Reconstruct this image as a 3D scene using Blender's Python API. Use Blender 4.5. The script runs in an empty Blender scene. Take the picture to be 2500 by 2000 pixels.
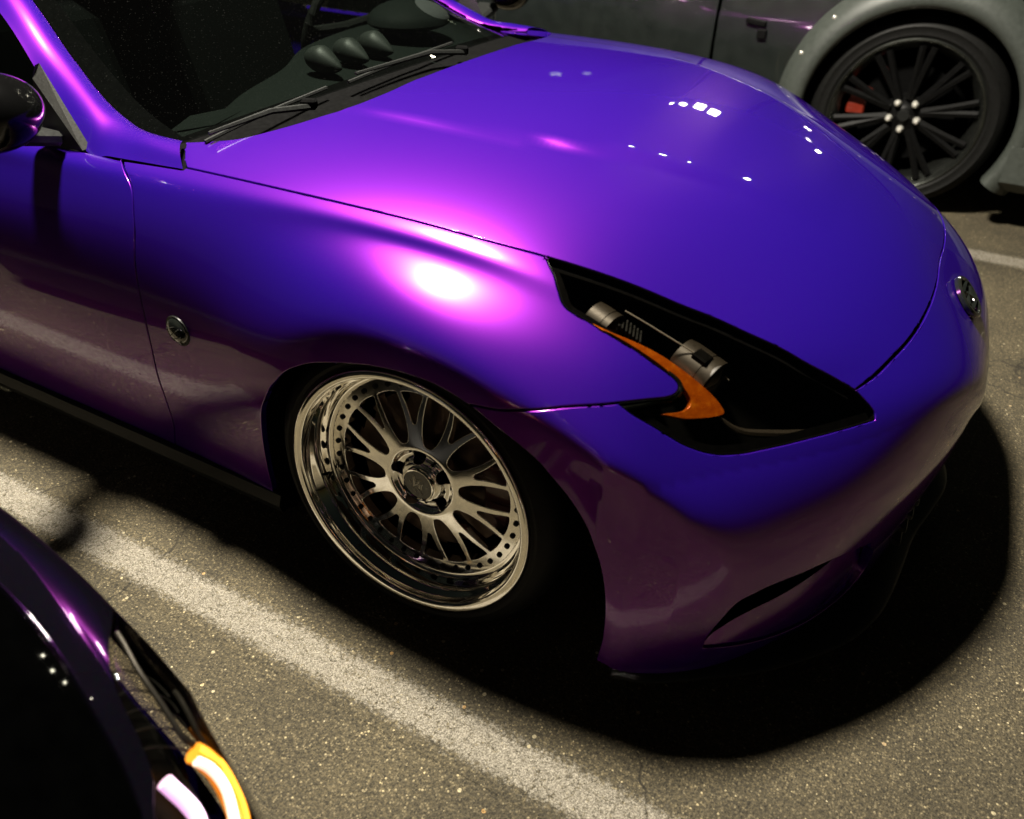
import bpy, math, random
import numpy as np
from mathutils import Vector, Matrix, geometry
random.seed(4); rng=np.random.default_rng(7)
scene=bpy.context.scene; COL=scene.collection
PI=math.pi
# ------------------------------------------------------------------ camera, world, light, exposure
cam_d=bpy.data.cameras.new('camera'); cam=bpy.data.objects.new('camera',cam_d); COL.objects.link(cam); scene.camera=cam
CAMR=[[0.881146, 0.472187, 0.024913], [0.295278, -0.508334, -0.808954], [-0.369314, 0.720163, -0.587343]]
cam.matrix_world=Matrix(((CAMR[0][0],-CAMR[1][0],-CAMR[2][0],0.65084),(CAMR[0][1],-CAMR[1][1],-CAMR[2][1],-1.72994),(CAMR[0][2],-CAMR[1][2],-CAMR[2][2],1.28210),(0,0,0,1)))
cam_d.sensor_width=36; cam_d.lens=26.8555; cam_d.clip_start=.02; cam_d.clip_end=500
cam_d.dof.use_dof=True; cam_d.dof.focus_distance=1.58; cam_d.dof.aperture_fstop=2.6
world=bpy.data.worlds.new('World'); scene.world=world; world.use_nodes=True
nt=world.node_tree; bg=nt.nodes['Background']
sky=nt.nodes.new('ShaderNodeTexSky'); sky.sky_type='NISHITA'; sky.sun_disc=False; sky.sun_elevation=math.radians(15.0); sky.sun_rotation=math.radians(200)
tint=nt.nodes.new('ShaderNodeMix'); tint.data_type='RGBA'; tint.blend_type='MULTIPLY'; tint.inputs[0].default_value=1; tint.inputs[7].default_value=(1.0,.86,.50,1)
nt.links.new(sky.outputs[0],tint.inputs[6]); nt.links.new(tint.outputs[2],bg.inputs['Color']); bg.inputs['Strength'].default_value=0.0032   # night: almost no sky light left
scene.view_settings.view_transform='Standard'; scene.view_settings.look='None'; scene.view_settings.exposure=0; scene.view_settings.gamma=1
scene.render.resolution_x=1024; scene.render.resolution_y=819
LAMP=(-.74,-.42,3.65)
def area_lamp(name,loc,aim,size,power,col,parent=None,shape='DISK'):
    d=bpy.data.lights.new(name,'AREA'); d.shape=shape; d.size=size; d.energy=power; d.color=col
    o=bpy.data.objects.new(name,d); COL.objects.link(o); o.location=loc
    o.rotation_euler=(Vector(aim)-Vector(loc)).to_track_quat('-Z','Y').to_euler()
    return o
area_lamp('lamp_light',LAMP,(LAMP[0],LAMP[1],0),.46,800,(1,.93,.80))
scene.cycles.max_bounces=8; scene.cycles.transparent_max_bounces=12
def spot(name,loc,aim,power,angle,col):
    d=bpy.data.lights.new(name,'SPOT'); d.energy=power; d.spot_size=math.radians(angle); d.spot_blend=.5; d.shadow_soft_size=.15; d.color=col
    o=bpy.data.objects.new(name,d); COL.objects.link(o); o.location=loc; o.rotation_euler=(Vector(aim)-Vector(loc)).to_track_quat('-Z','Y').to_euler()
spot('floodlight_beam',(-1.9,13.7,5.4),(-2.5,8.8,0),1500,62,(1,.93,.76))   # light of the far floodlight post
spot('floodlight_beam',(-7.5,15.9,4.8),(-7,9.5,0),1300,62,(1,.93,.76))
spot('floodlight_beam',(1.6,18.9,5.2),(2.5,13,0),1800,60,(1,.93,.76))
import numpy as np
# ---- body surface of the purple coupe (right half, y<0) : stations from door to nose, rows from sill to hood centreline
ST=[
[(-1.60,-.845,.150),(-1.60,-.872,.29),(-1.60,-.892,.43),(-1.60,-.895,.55),(-1.60,-.885,.655),(-1.60,-.868,.72),(-1.60,-.835,.772),(-1.60,-.797,.798),(-1.6,-.5,.85),(-1.6,-.25,.87),(-1.6,0,.875)],
[(-1.15,-.845,.152),(-1.15,-.870,.29),(-1.15,-.889,.43),(-1.15,-.890,.55),(-1.15,-.878,.655),(-1.15,-.860,.72),(-1.15,-.828,.772),(-1.15,-.792,.796),(-1.15,-.5,.85),(-1.15,-.25,.87),(-1.15,0,.875)],
[(-.80,-.846,.153),(-.80,-.868,.29),(-.80,-.885,.43),(-.80,-.885,.55),(-.80,-.872,.655),(-.80,-.853,.722),(-.80,-.822,.774),(-.80,-.785,.796),(-.80,-.60,.843),(-.80,-.30,.868),(-.80,0,.875)],
[(-.53,-.848,.155),(-.53,-.870,.29),(-.53,-.886,.43),(-.53,-.885,.55),(-.53,-.869,.655),(-.53,-.848,.728),(-.53,-.816,.781),(-.53,-.773,.803),(-.53,-.60,.845),(-.53,-.30,.866),(-.53,0,.872)],
[(-.30,-.862,.155),(-.30,-.888,.30),(-.30,-.903,.45),(-.30,-.901,.575),(-.30,-.873,.675),(-.30,-.842,.738),(-.30,-.808,.785),(-.30,-.770,.804),(-.30,-.60,.846),(-.30,-.30,.867),(-.30,0,.873)],
[(-.12,-.875,.165),(-.12,-.90,.33),(-.12,-.935,.51),(-.12,-.910,.655),(-.12,-.868,.731),(-.12,-.816,.763),(-.12,-.790,.781),(-.12,-.762,.800),(-.12,-.60,.841),(-.12,-.30,.863),(-.12,0,.871)],
[(.05,-.88,.17),(.05,-.905,.34),(.05,-.945,.53),(.05,-.914,.664),(.05,-.871,.717),(.05,-.813,.749),(.05,-.780,.772),(.05,-.750,.789),(.05,-.58,.830),(.05,-.29,.855),(.05,0,.863)],
[(.20,-.88,.17),(.20,-.90,.34),(.20,-.934,.52),(.20,-.903,.632),(.20,-.859,.688),(.20,-.806,.725),(.20,-.763,.7545),(.20,-.725,.773),(.20,-.54,.813),(.20,-.27,.836),(.20,0,.845)],
[(.38,-.88,.17),(.375,-.892,.33),(.365,-.928,.475),(.355,-.897,.572),(.347,-.833,.645),(.340,-.785,.680),(.333,-.730,.709),(.328,-.672,.731),(.352,-.44,.782),(.365,-.22,.800),(.37,0,.805)],
[(.44,-.86,.165),(.44,-.873,.31),(.432,-.905,.445),(.425,-.862,.545),(.422,-.79,.61),(.423,-.738,.645),(.430,-.684,.672),(.440,-.627,.690),(.478,-.41,.735),(.50,-.205,.752),(.51,0,.756)],
[(.515,-.83,.16),(.515,-.842,.30),(.512,-.868,.415),(.505,-.818,.505),(.508,-.755,.565),(.517,-.705,.60),(.533,-.648,.628),(.556,-.586,.646),(.600,-.385,.683),(.625,-.195,.696),(.635,0,.697)],
[(.605,-.765,.16),(.612,-.775,.29),(.612,-.768,.40),(.611,-.726,.485),(.620,-.678,.532),(.635,-.615,.570),(.655,-.535,.597),(.682,-.44,.618),(.708,-.29,.637),(.722,-.145,.645),(.728,0,.644)],
[(.70,-.668,.16),(.708,-.675,.28),(.710,-.662,.385),(.715,-.622,.465),(.727,-.565,.518),(.742,-.49,.553),(.757,-.39,.578),(.773,-.285,.587),(.787,-.185,.586),(.795,-.09,.580),(.799,0,.573)],
[(.785,-.543,.16),(.793,-.55,.27),(.797,-.53,.365),(.807,-.48,.44),(.821,-.41,.488),(.834,-.325,.512),(.846,-.24,.518),(.855,-.165,.514),(.861,-.105,.508),(.865,-.05,.503),(.867,0,.499)],
[(.845,-.40,.16),(.852,-.40,.25),(.860,-.37,.33),(.871,-.31,.39),(.882,-.25,.422),(.891,-.19,.433),(.897,-.135,.434),(.901,-.092,.431),(.903,-.06,.427),(.905,-.03,.424),(.906,0,.422)],
[(.893,-.22,.16),(.897,-.215,.22),(.903,-.19,.28),(.910,-.155,.318),(.915,-.12,.333),(.918,-.088,.338),(.920,-.06,.338),(.921,-.04,.337),(.922,-.026,.336),(.922,-.013,.335),(.922,0,.334)],
[(.912,-.03,.165),(.914,-.027,.17),(.915,-.023,.175),(.916,-.018,.18),(.917,-.014,.182),(.917,-.011,.183),(.917,-.008,.184),(.917,-.006,.184),(.917,-.004,.185),(.917,-.002,.185),(.917,0,.185)],
]
NU=len(ST)-1; NV=10
_D=np.array(ST,float)
_D[12:16,5:,0]+=np.array([.006,.012,.013,.006])[:,None]
_D[12:16,0,0]-=.025; _D[12:16,1,0]-=.018
_D[12:16,2,0]-=.006
_D[:5,0,2]-=.028; _D[5:9,0,2]-=.05; _D[9:16,0,2]=.092; _D[9:16,1,2]-=.025
_m9=_D[:,9]*[1,-1,1]; _m8=_D[:,8]*[1,-1,1]
_D=np.concatenate([_D,_m9[:,None],_m8[:,None]],axis=1)
def _bas(t,n,h):
    # uniform cubic b-spline basis rows; control spacing h, domain [0,n]
    nc=int(round(n/h))+3; s=np.asarray(t,float)/h; i=np.clip(np.floor(s).astype(int),0,nc-4); f=s-i
    B=np.zeros((len(s),nc)); r=np.arange(len(s))
    B[r,i]=(1-f)**3/6; B[r,i+1]=(3*f**3-6*f**2+4)/6; B[r,i+2]=(-3*f**3+3*f**2+3*f+1)/6; B[r,i+3]=f**3/6
    return B
def _fit(n,h,lam):
    B=_bas(np.arange(n+1),n,h); nc=B.shape[1]; D3=np.diff(np.eye(nc),3,axis=0); D2=np.diff(np.eye(nc),2,axis=0)
    return np.linalg.solve(B.T@B+lam*D3.T@D3+lam*.05*D2.T@D2,B.T)
HU=HV=.5
_C=np.einsum('ui,ijk,vj->uvk',_fit(NU,HU,.6),_D,_fit(NV+2,HV,.18))
CRX=np.array([-.60,-.30,-.01,.15,.28,.37,.55]); CRY=np.array([.50,.462,.440,.38,.335,.30,.26]); CRA=np.array([0,.0038,.0074,.0080,.0066,.0036,0])
def raw(u,v):
    Bu=_bas(u,NU,HU);Bv=_bas(v,NV+2,HV)
    p=np.einsum('nu,nv,uvk->nk',Bu,Bv,_C)
    return p
def S(u,v):
    u=np.atleast_1d(np.asarray(u,float));v=np.atleast_1d(np.asarray(v,float))
    out=np.empty((len(u),3))
    for a in range(0,len(u),4000):
        out[a:a+4000]=raw(u[a:a+4000],v[a:a+4000])
    x,y,z=out.T
    # flat band round the wheel arch / bumper flank (softmin with the flank plan outline)
    yc=np.interp(x,[-.62,-.34,-.12,.05,.2,.38,.44,.515,.60,.70],[.96,.913,.914,.915,.909,.893,.872,.840,.79,.72])
    w=np.clip((.66-z)/.05,0,1)*1.0
    a=-y; k=.004
    sm=.5*(a+yc-np.sqrt((a-yc)**2+4*k*k))
    q=np.clip((5.4-v)/1.5,0,1)*np.clip((.74-x)/.08,0,1); q=q*q*(3-2*q)
    y=y*(1-q)-q*(sm+k*0.9*np.exp(-(a-yc)**2/.0006))
    # the bumper flank kicks out towards its foot
    kx=np.clip((x-.30)/.16,0,1)*np.clip((.86-x)/.16,0,1); kx=kx*kx*(3-2*kx); zz=np.clip(.52-z,0,.5); y=y-kx*(.17*zz-.26*zz*zz)
    # power bulge crease of the hood
    c=np.interp(x,CRX,CRY);A=np.interp(x,CRX,CRA)
    m=v>7
    z=np.where(m,z+A*.5*(1-np.tanh((np.abs(y)-c)/.008)),z)
    return np.c_[x,y,z]
def SN(u,v):
    u=np.atleast_1d(np.asarray(u,float));v=np.atleast_1d(np.asarray(v,float)); e=.012
    p=S(u,v)
    u0=np.clip(u-e,0,NU);u1=np.clip(u+e,0,NU);v0=np.clip(v-e,0,NV+1);v1=v+e
    du=S(u1,v)-S(u0,v);dv=S(u,v1)-S(u,v0)
    n=np.cross(du,dv);n/=np.linalg.norm(n,axis=1)[:,None]+1e-12
    # outward: away from the car's inside
    s=np.sign(np.einsum('ij,ij->i',n,p-np.array([-.3,0,.2])));n*=s[:,None]
    return p,n
# ------------------------------------------------------------------ materials
def newmat(name):
    m=bpy.data.materials.new(name); m.use_nodes=True; return m,m.node_tree,m.node_tree.nodes['Principled BSDF']
def N(nt,t,**k):
    n=nt.nodes.new(t)
    for a,b in k.items():
        if a in n.inputs: n.inputs[a].default_value=b
        else: setattr(n,a,b)
    return n
def L(nt,a,b): nt.links.new(a,b)
def ramp(nt,stops,interp='LINEAR'):
    r=nt.nodes.new('ShaderNodeValToRGB'); r.color_ramp.interpolation=interp; e=r.color_ramp.elements
    while len(e)<len(stops): e.new(.5)
    for i,(p,c) in enumerate(stops):
        e[i].position=p; e[i].color=(*c,1) if len(c)==3 else c
    return r
def simple(name,col,rough=.5,metal=0,coat=0,noise=0,nscale=200,bump=0,spec=.5,emit=None,est=0):
    m,nt,p=newmat(name)
    p.inputs['Base Color'].default_value=(*col,1); p.inputs['Roughness'].default_value=rough; p.inputs['Metallic'].default_value=metal
    p.inputs['Coat Weight'].default_value=coat; p.inputs['Specular IOR Level'].default_value=spec
    if noise or bump:
        tc=N(nt,'ShaderNodeTexCoord'); nz=N(nt,'ShaderNodeTexNoise',Scale=nscale,Detail=4.0); L(nt,tc.outputs['Object'],nz.inputs['Vector'])
        if noise:
            a=tuple(c*(1-noise) for c in col); b=tuple(min(1,c*(1+noise)) for c in col)
            r=ramp(nt,[(.3,a),(.7,b)]); L(nt,nz.outputs['Fac'],r.inputs[0]); L(nt,r.outputs[0],p.inputs['Base Color'])
            mr=N(nt,'ShaderNodeMapRange'); mr.inputs['To Min'].default_value=rough*.8; mr.inputs['To Max'].default_value=min(1,rough*1.2)
            L(nt,nz.outputs['Fac'],mr.inputs['Value']); L(nt,mr.outputs[0],p.inputs['Roughness'])
        if bump:
            b=N(nt,'ShaderNodeBump',Strength=bump,Distance=.002); L(nt,nz.outputs['Fac'],b.inputs['Height']); L(nt,b.outputs[0],p.inputs['Normal'])
    if emit: p.inputs['Emission Color'].default_value=(*emit,1); p.inputs['Emission Strength'].default_value=est
    return m
def paint(name,deep,flare,k=1.0,coatior=1.43,wt=.12,db=.0):
    # metallic colour-shift paint: broad violet flake lobe + tighter magenta lobe, both under clear coat
    m,nt,p=newmat(name); out=nt.nodes['Material Output']
    tc=N(nt,'ShaderNodeTexCoord')
    vo=N(nt,'ShaderNodeTexVoronoi',Scale=1400.0); L(nt,tc.outputs['Object'],vo.inputs['Vector'])
    orange=N(nt,'ShaderNodeTexNoise',Scale=260.0,Detail=2.0); L(nt,tc.outputs['Object'],orange.inputs['Vector'])
    dust=N(nt,'ShaderNodeTexNoise',Scale=9.0,Detail=8.0); L(nt,tc.outputs['Object'],dust.inputs['Vector'])
    bp=N(nt,'ShaderNodeBump',Strength=.007,Distance=.001); L(nt,orange.outputs['Fac'],bp.inputs['Height'])
    mix=N(nt,'ShaderNodeMix',data_type='RGBA'); mix.inputs['Factor'].default_value=.02
    mix.inputs[6].default_value=(*deep,1); L(nt,vo.outputs['Color'],mix.inputs[7])
    mul=N(nt,'ShaderNodeMix',data_type='RGBA',blend_type='MULTIPLY'); mul.inputs['Factor'].default_value=.25
    L(nt,mix.outputs[2],mul.inputs[6]); L(nt,vo.outputs['Color'],mul.inputs[7])
    def setp(q,col,rough,metal):
        q.inputs['Base Color'].default_value=(*col,1); q.inputs['Roughness'].default_value=rough; q.inputs['Metallic'].default_value=metal
        q.inputs['Specular IOR Level'].default_value=0; q.inputs['Coat Weight'].default_value=1; q.inputs['Coat IOR'].default_value=coatior; q.inputs['Coat Roughness'].default_value=.03
        L(nt,bp.outputs[0],q.inputs['Coat Normal'])
        r=N(nt,'ShaderNodeMapRange'); r.inputs['To Min'].default_value=.0; r.inputs['To Max'].default_value=.022
        L(nt,dust.outputs['Fac'],r.inputs['Value']); L(nt,r.outputs[0],q.inputs['Coat Roughness'])
    setp(p,deep,.62,db); mulc=N(nt,'ShaderNodeMix',data_type='RGBA'); mulc.inputs['Factor'].default_value=.10; mulc.inputs[6].default_value=(*deep,1); L(nt,mul.outputs[2],mulc.inputs[7])
    L(nt,mulc.outputs[2],p.inputs['Base Color'])
    q=N(nt,'ShaderNodeBsdfPrincipled'); setp(q,flare,.335*k,1.0)
    ms=N(nt,'ShaderNodeMixShader'); ms.inputs[0].default_value=wt
    L(nt,p.outputs[0],ms.inputs[1]); L(nt,q.outputs[0],ms.inputs[2]); 
    c=N(nt,'ShaderNodeBsdfPrincipled'); setp(c,(1.0,.80,.98),.235*k,1.0); m2=N(nt,'ShaderNodeMixShader'); m2.inputs[0].default_value=wt*.11
    L(nt,ms.outputs[0],m2.inputs[1]); L(nt,c.outputs[0],m2.inputs[2]); L(nt,m2.outputs[0],out.inputs['Surface'])
    return m
def glass(name,tint=(.8,.85,.82),rough=.0,ior=1.5,dusty=0):
    m,nt,p=newmat(name); out=nt.nodes['Material Output']; nt.nodes.remove(p)
    tr=N(nt,'ShaderNodeBsdfTransparent'); tr.inputs[0].default_value=(*tint,1)
    gl=N(nt,'ShaderNodeBsdfGlossy',Roughness=rough); lw=N(nt,'ShaderNodeLayerWeight',Blend=.5)
    pw=N(nt,'ShaderNodeMath',operation='POWER'); pw.inputs[1].default_value=5; L(nt,lw.outputs['Facing'],pw.inputs[0])
    fr=N(nt,'ShaderNodeMath',operation='MULTIPLY_ADD'); fr.inputs[1].default_value=.93; fr.inputs[2].default_value=.055; L(nt,pw.outputs[0],fr.inputs[0])
    mx=N(nt,'ShaderNodeMixShader'); L(nt,fr.outputs[0],mx.inputs[0]); L(nt,tr.outputs[0],mx.inputs[1]); L(nt,gl.outputs[0],mx.inputs[2])
    last=mx
    if dusty:
        tc=N(nt,'ShaderNodeTexCoord'); nz=N(nt,'ShaderNodeTexNoise',Scale=240.0,Detail=2.0); L(nt,tc.outputs['Object'],nz.inputs['Vector'])
        r=ramp(nt,[(.66,(0,0,0)),(.74,(1,1,1))]); L(nt,nz.outputs['Fac'],r.inputs[0])
        mm=N(nt,'ShaderNodeMath',operation='MULTIPLY_ADD'); mm.inputs[1].default_value=dusty; mm.inputs[2].default_value=dusty*.06; L(nt,r.outputs[0],mm.inputs[0])
        df=N(nt,'ShaderNodeBsdfDiffuse'); df.inputs[0].default_value=(.5,.5,.47,1)
        m2=N(nt,'ShaderNodeMixShader'); L(nt,mm.outputs[0],m2.inputs[0]); L(nt,mx.outputs[0],m2.inputs[1]); L(nt,df.outputs[0],m2.inputs[2]); last=m2
    L(nt,last.outputs[0],out.inputs['Surface']); return m
def asphalt(name,line=False):
    m,nt,p=newmat(name)
    tc=N(nt,'ShaderNodeTexCoord'); co=tc.outputs['Object']
    v1=N(nt,'ShaderNodeTexVoronoi',Scale=230.0); v2=N(nt,'ShaderNodeTexVoronoi',Scale=95.0); n1=N(nt,'ShaderNodeTexNoise',Scale=420.0,Detail=5.0,Roughness=.7)
    n2=N(nt,'ShaderNodeTexNoise',Scale=3.2,Detail=6.0,Roughness=.6); n3=N(nt,'ShaderNodeTexNoise',Scale=120.0,Detail=7.0,Roughness=.85)
    for q in (v1,v2,n1,n2,n3): L(nt,co,q.inputs['Vector'])
    # binder tone
    base=ramp(nt,[(.32,(.020,.0185,.013)),(.64,(.095,.086,.064))]); L(nt,n1.outputs['Fac'],base.inputs[0])
    # aggregate: random brightness per cell
    sep=N(nt,'ShaderNodeSeparateColor'); L(nt,v1.outputs['Color'],sep.inputs[0])
    agg=ramp(nt,[(.0,(.026,.024,.018)),(.5,(.072,.065,.049)),(.84,(.125,.113,.085)),(.97,(.17,.155,.118)),(1,(.36,.33,.25))]); L(nt,sep.outputs[0],agg.inputs[0])
    rim=ramp(nt,[(.0,(1,1,1)),(.62,(1,1,1)),(.80,(0,0,0))]); 
    dm=N(nt,'ShaderNodeMath',operation='MULTIPLY'); dm.inputs[1].default_value=1.45; L(nt,v1.outputs['Distance'],dm.inputs[0]); L(nt,dm.outputs[0],rim.inputs[0])
    mx=N(nt,'ShaderNodeMix',data_type='RGBA'); L(nt,rim.outputs[0],mx.inputs['Factor']); L(nt,base.outputs[0],mx.inputs[6]); L(nt,agg.outputs[0],mx.inputs[7])
    # larger sparse pale and amber stones
    sp=N(nt,'ShaderNodeSeparateColor'); L(nt,v2.outputs['Color'],sp.inputs[0])
    gt=N(nt,'ShaderNodeMath',operation='GREATER_THAN'); gt.inputs[1].default_value=.988; L(nt,sp.outputs[1],gt.inputs[0])
    lt=N(nt,'ShaderNodeMath',operation='LESS_THAN'); lt.inputs[1].default_value=.36; L(nt,v2.outputs['Distance'],lt.inputs[0])
    an=N(nt,'ShaderNodeMath',operation='MULTIPLY'); L(nt,gt.outputs[0],an.inputs[0]); L(nt,lt.outputs[0],an.inputs[1])
    stc=ramp(nt,[(0,(.36,.34,.27)),(.8,(.44,.42,.36)),(1,(.42,.26,.10))]); L(nt,sp.outputs[2],stc.inputs[0])
    m2=N(nt,'ShaderNodeMix',data_type='RGBA'); L(nt,an.outputs[0],m2.inputs['Factor']); L(nt,mx.outputs[2],m2.inputs[6]); L(nt,stc.outputs[0],m2.inputs[7])
    # big blotches of wear
    bl=ramp(nt,[(.28,(.58,.535,.44)),(.5,(.98,.90,.73)),(.7,(1.30,1.19,.96))]); L(nt,n2.outputs['Fac'],bl.inputs[0])
    m3=N(nt,'ShaderNodeMix',data_type='RGBA',blend_type='MULTIPLY'); m3.inputs['Factor'].default_value=1; L(nt,m2.outputs[2],m3.inputs[6]); L(nt,bl.outputs[0],m3.inputs[7])
    n4=N(nt,'ShaderNodeTexNoise',Scale=150.0,Detail=3.0,Roughness=.65); L(nt,co,n4.inputs['Vector'])
    gr_=ramp(nt,[(.34,(.55,.55,.53)),(.5,(1.05,1.03,.98)),(.66,(1.75,1.68,1.48))]); L(nt,n4.outputs['Fac'],gr_.inputs[0])
    m5=N(nt,'ShaderNodeMix',data_type='RGBA',blend_type='MULTIPLY'); m5.inputs['Factor'].default_value=.85; L(nt,m3.outputs[2],m5.inputs[6]); L(nt,gr_.outputs[0],m5.inputs[7])
    w2=N(nt,'ShaderNodeTexNoise',Scale=2.2,Detail=7.0); L(nt,co,w2.inputs['Vector'])
    wv=N(nt,'ShaderNodeMix',data_type='VECTOR'); wv.inputs['Factor'].default_value=.35; L(nt,co,wv.inputs[4]); L(nt,w2.outputs['Color'],wv.inputs[5])
    v4=N(nt,'ShaderNodeTexVoronoi',Scale=1.15,feature='DISTANCE_TO_EDGE'); L(nt,wv.outputs[1],v4.inputs['Vector'])
    ck=ramp(nt,[(.0005,(.25,.25,.25)),(.0030,(1,1,1))]); L(nt,v4.outputs['Distance'],ck.inputs[0])
    m6=N(nt,'ShaderNodeMix',data_type='RGBA',blend_type='MULTIPLY'); m6.inputs['Factor'].default_value=.9; L(nt,m5.outputs[2],m6.inputs[6]); L(nt,ck.outputs[0],m6.inputs[7])
    col=m6.outputs[2]
    if line:
        # worn paint: gone in the pits and towards the ragged edges
        gen=N(nt,'ShaderNodeSeparateXYZ'); L(nt,tc.outputs['Generated'],gen.inputs[0])
        e=N(nt,'ShaderNodeMath',operation='SUBTRACT'); e.inputs[1].default_value=.5; L(nt,gen.outputs[1],e.inputs[0])
        ab=N(nt,'ShaderNodeMath',operation='ABSOLUTE'); L(nt,e.outputs[0],ab.inputs[0])
        ed=N(nt,'ShaderNodeMapRange'); ed.inputs['From Min'].default_value=.20; ed.inputs['From Max'].default_value=.5; ed.inputs['To Min'].default_value=0; ed.inputs['To Max'].default_value=.34; L(nt,ab.outputs[0],ed.inputs['Value'])
        a1=N(nt,'ShaderNodeMath',operation='SUBTRACT'); L(nt,n3.outputs['Fac'],a1.inputs[0]); L(nt,ed.outputs[0],a1.inputs[1])
        v3=N(nt,'ShaderNodeTexVoronoi',Scale=26.0,feature='DISTANCE_TO_EDGE'); wob=N(nt,'ShaderNodeTexNoise',Scale=35.0,Detail=4.0); L(nt,co,wob.inputs['Vector'])
        wm=N(nt,'ShaderNodeMix',data_type='VECTOR'); wm.inputs['Factor'].default_value=.06; L(nt,co,wm.inputs[4]); L(nt,wob.outputs['Color'],wm.inputs[5]); L(nt,wm.outputs[1],v3.inputs['Vector'])
        cr=ramp(nt,[(0.01,(.0,.0,.0)),(.05,(1,1,1))]); L(nt,v3.outputs['Distance'],cr.inputs[0])
        a2=N(nt,'ShaderNodeMath',operation='ADD'); L(nt,a1.outputs[0],a2.inputs[0]); 
        c2=N(nt,'ShaderNodeMapRange'); c2.inputs['To Min'].default_value=-.10; c2.inputs['To Max'].default_value=.0; L(nt,cr.outputs[0],c2.inputs['Value']); L(nt,c2.outputs[0],a2.inputs[1])
        th=ramp(nt,[(.33,(0,0,0)),(.50,(1,1,1))]); L(nt,a2.outputs[0],th.inputs[0])
        pc=ramp(nt,[(.34,(.055,.048,.036)),(.50,(.235,.21,.165)),(.66,(.44,.40,.32))]); L(nt,n1.outputs['Fac'],pc.inputs[0])
        m4=N(nt,'ShaderNodeMix',data_type='RGBA'); L(nt,th.outputs[0],m4.inputs['Factor']); L(nt,col,m4.inputs[6]); L(nt,pc.outputs[0],m4.inputs[7]); col=m4.outputs[2]
    L(nt,col,p.inputs['Base Color']); p.inputs['Roughness'].default_value=.82; p.inputs['Specular IOR Level'].default_value=.35
    hs=N(nt,'ShaderNodeMath',operation='MULTIPLY_ADD'); hs.inputs[1].default_value=-.7; L(nt,v1.outputs['Distance'],hs.inputs[0]); L(nt,n1.outputs['Fac'],hs.inputs[2])
    h2=N(nt,'ShaderNodeMath',operation='ADD'); L(nt,hs.outputs[0],h2.inputs[0]); L(nt,n3.outputs['Fac'],h2.inputs[1])
    b=N(nt,'ShaderNodeBump',Strength=1.0,Distance=.0055); L(nt,h2.outputs[0],b.inputs['Height']); L(nt,b.outputs[0],p.inputs['Normal'])
    return m
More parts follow.
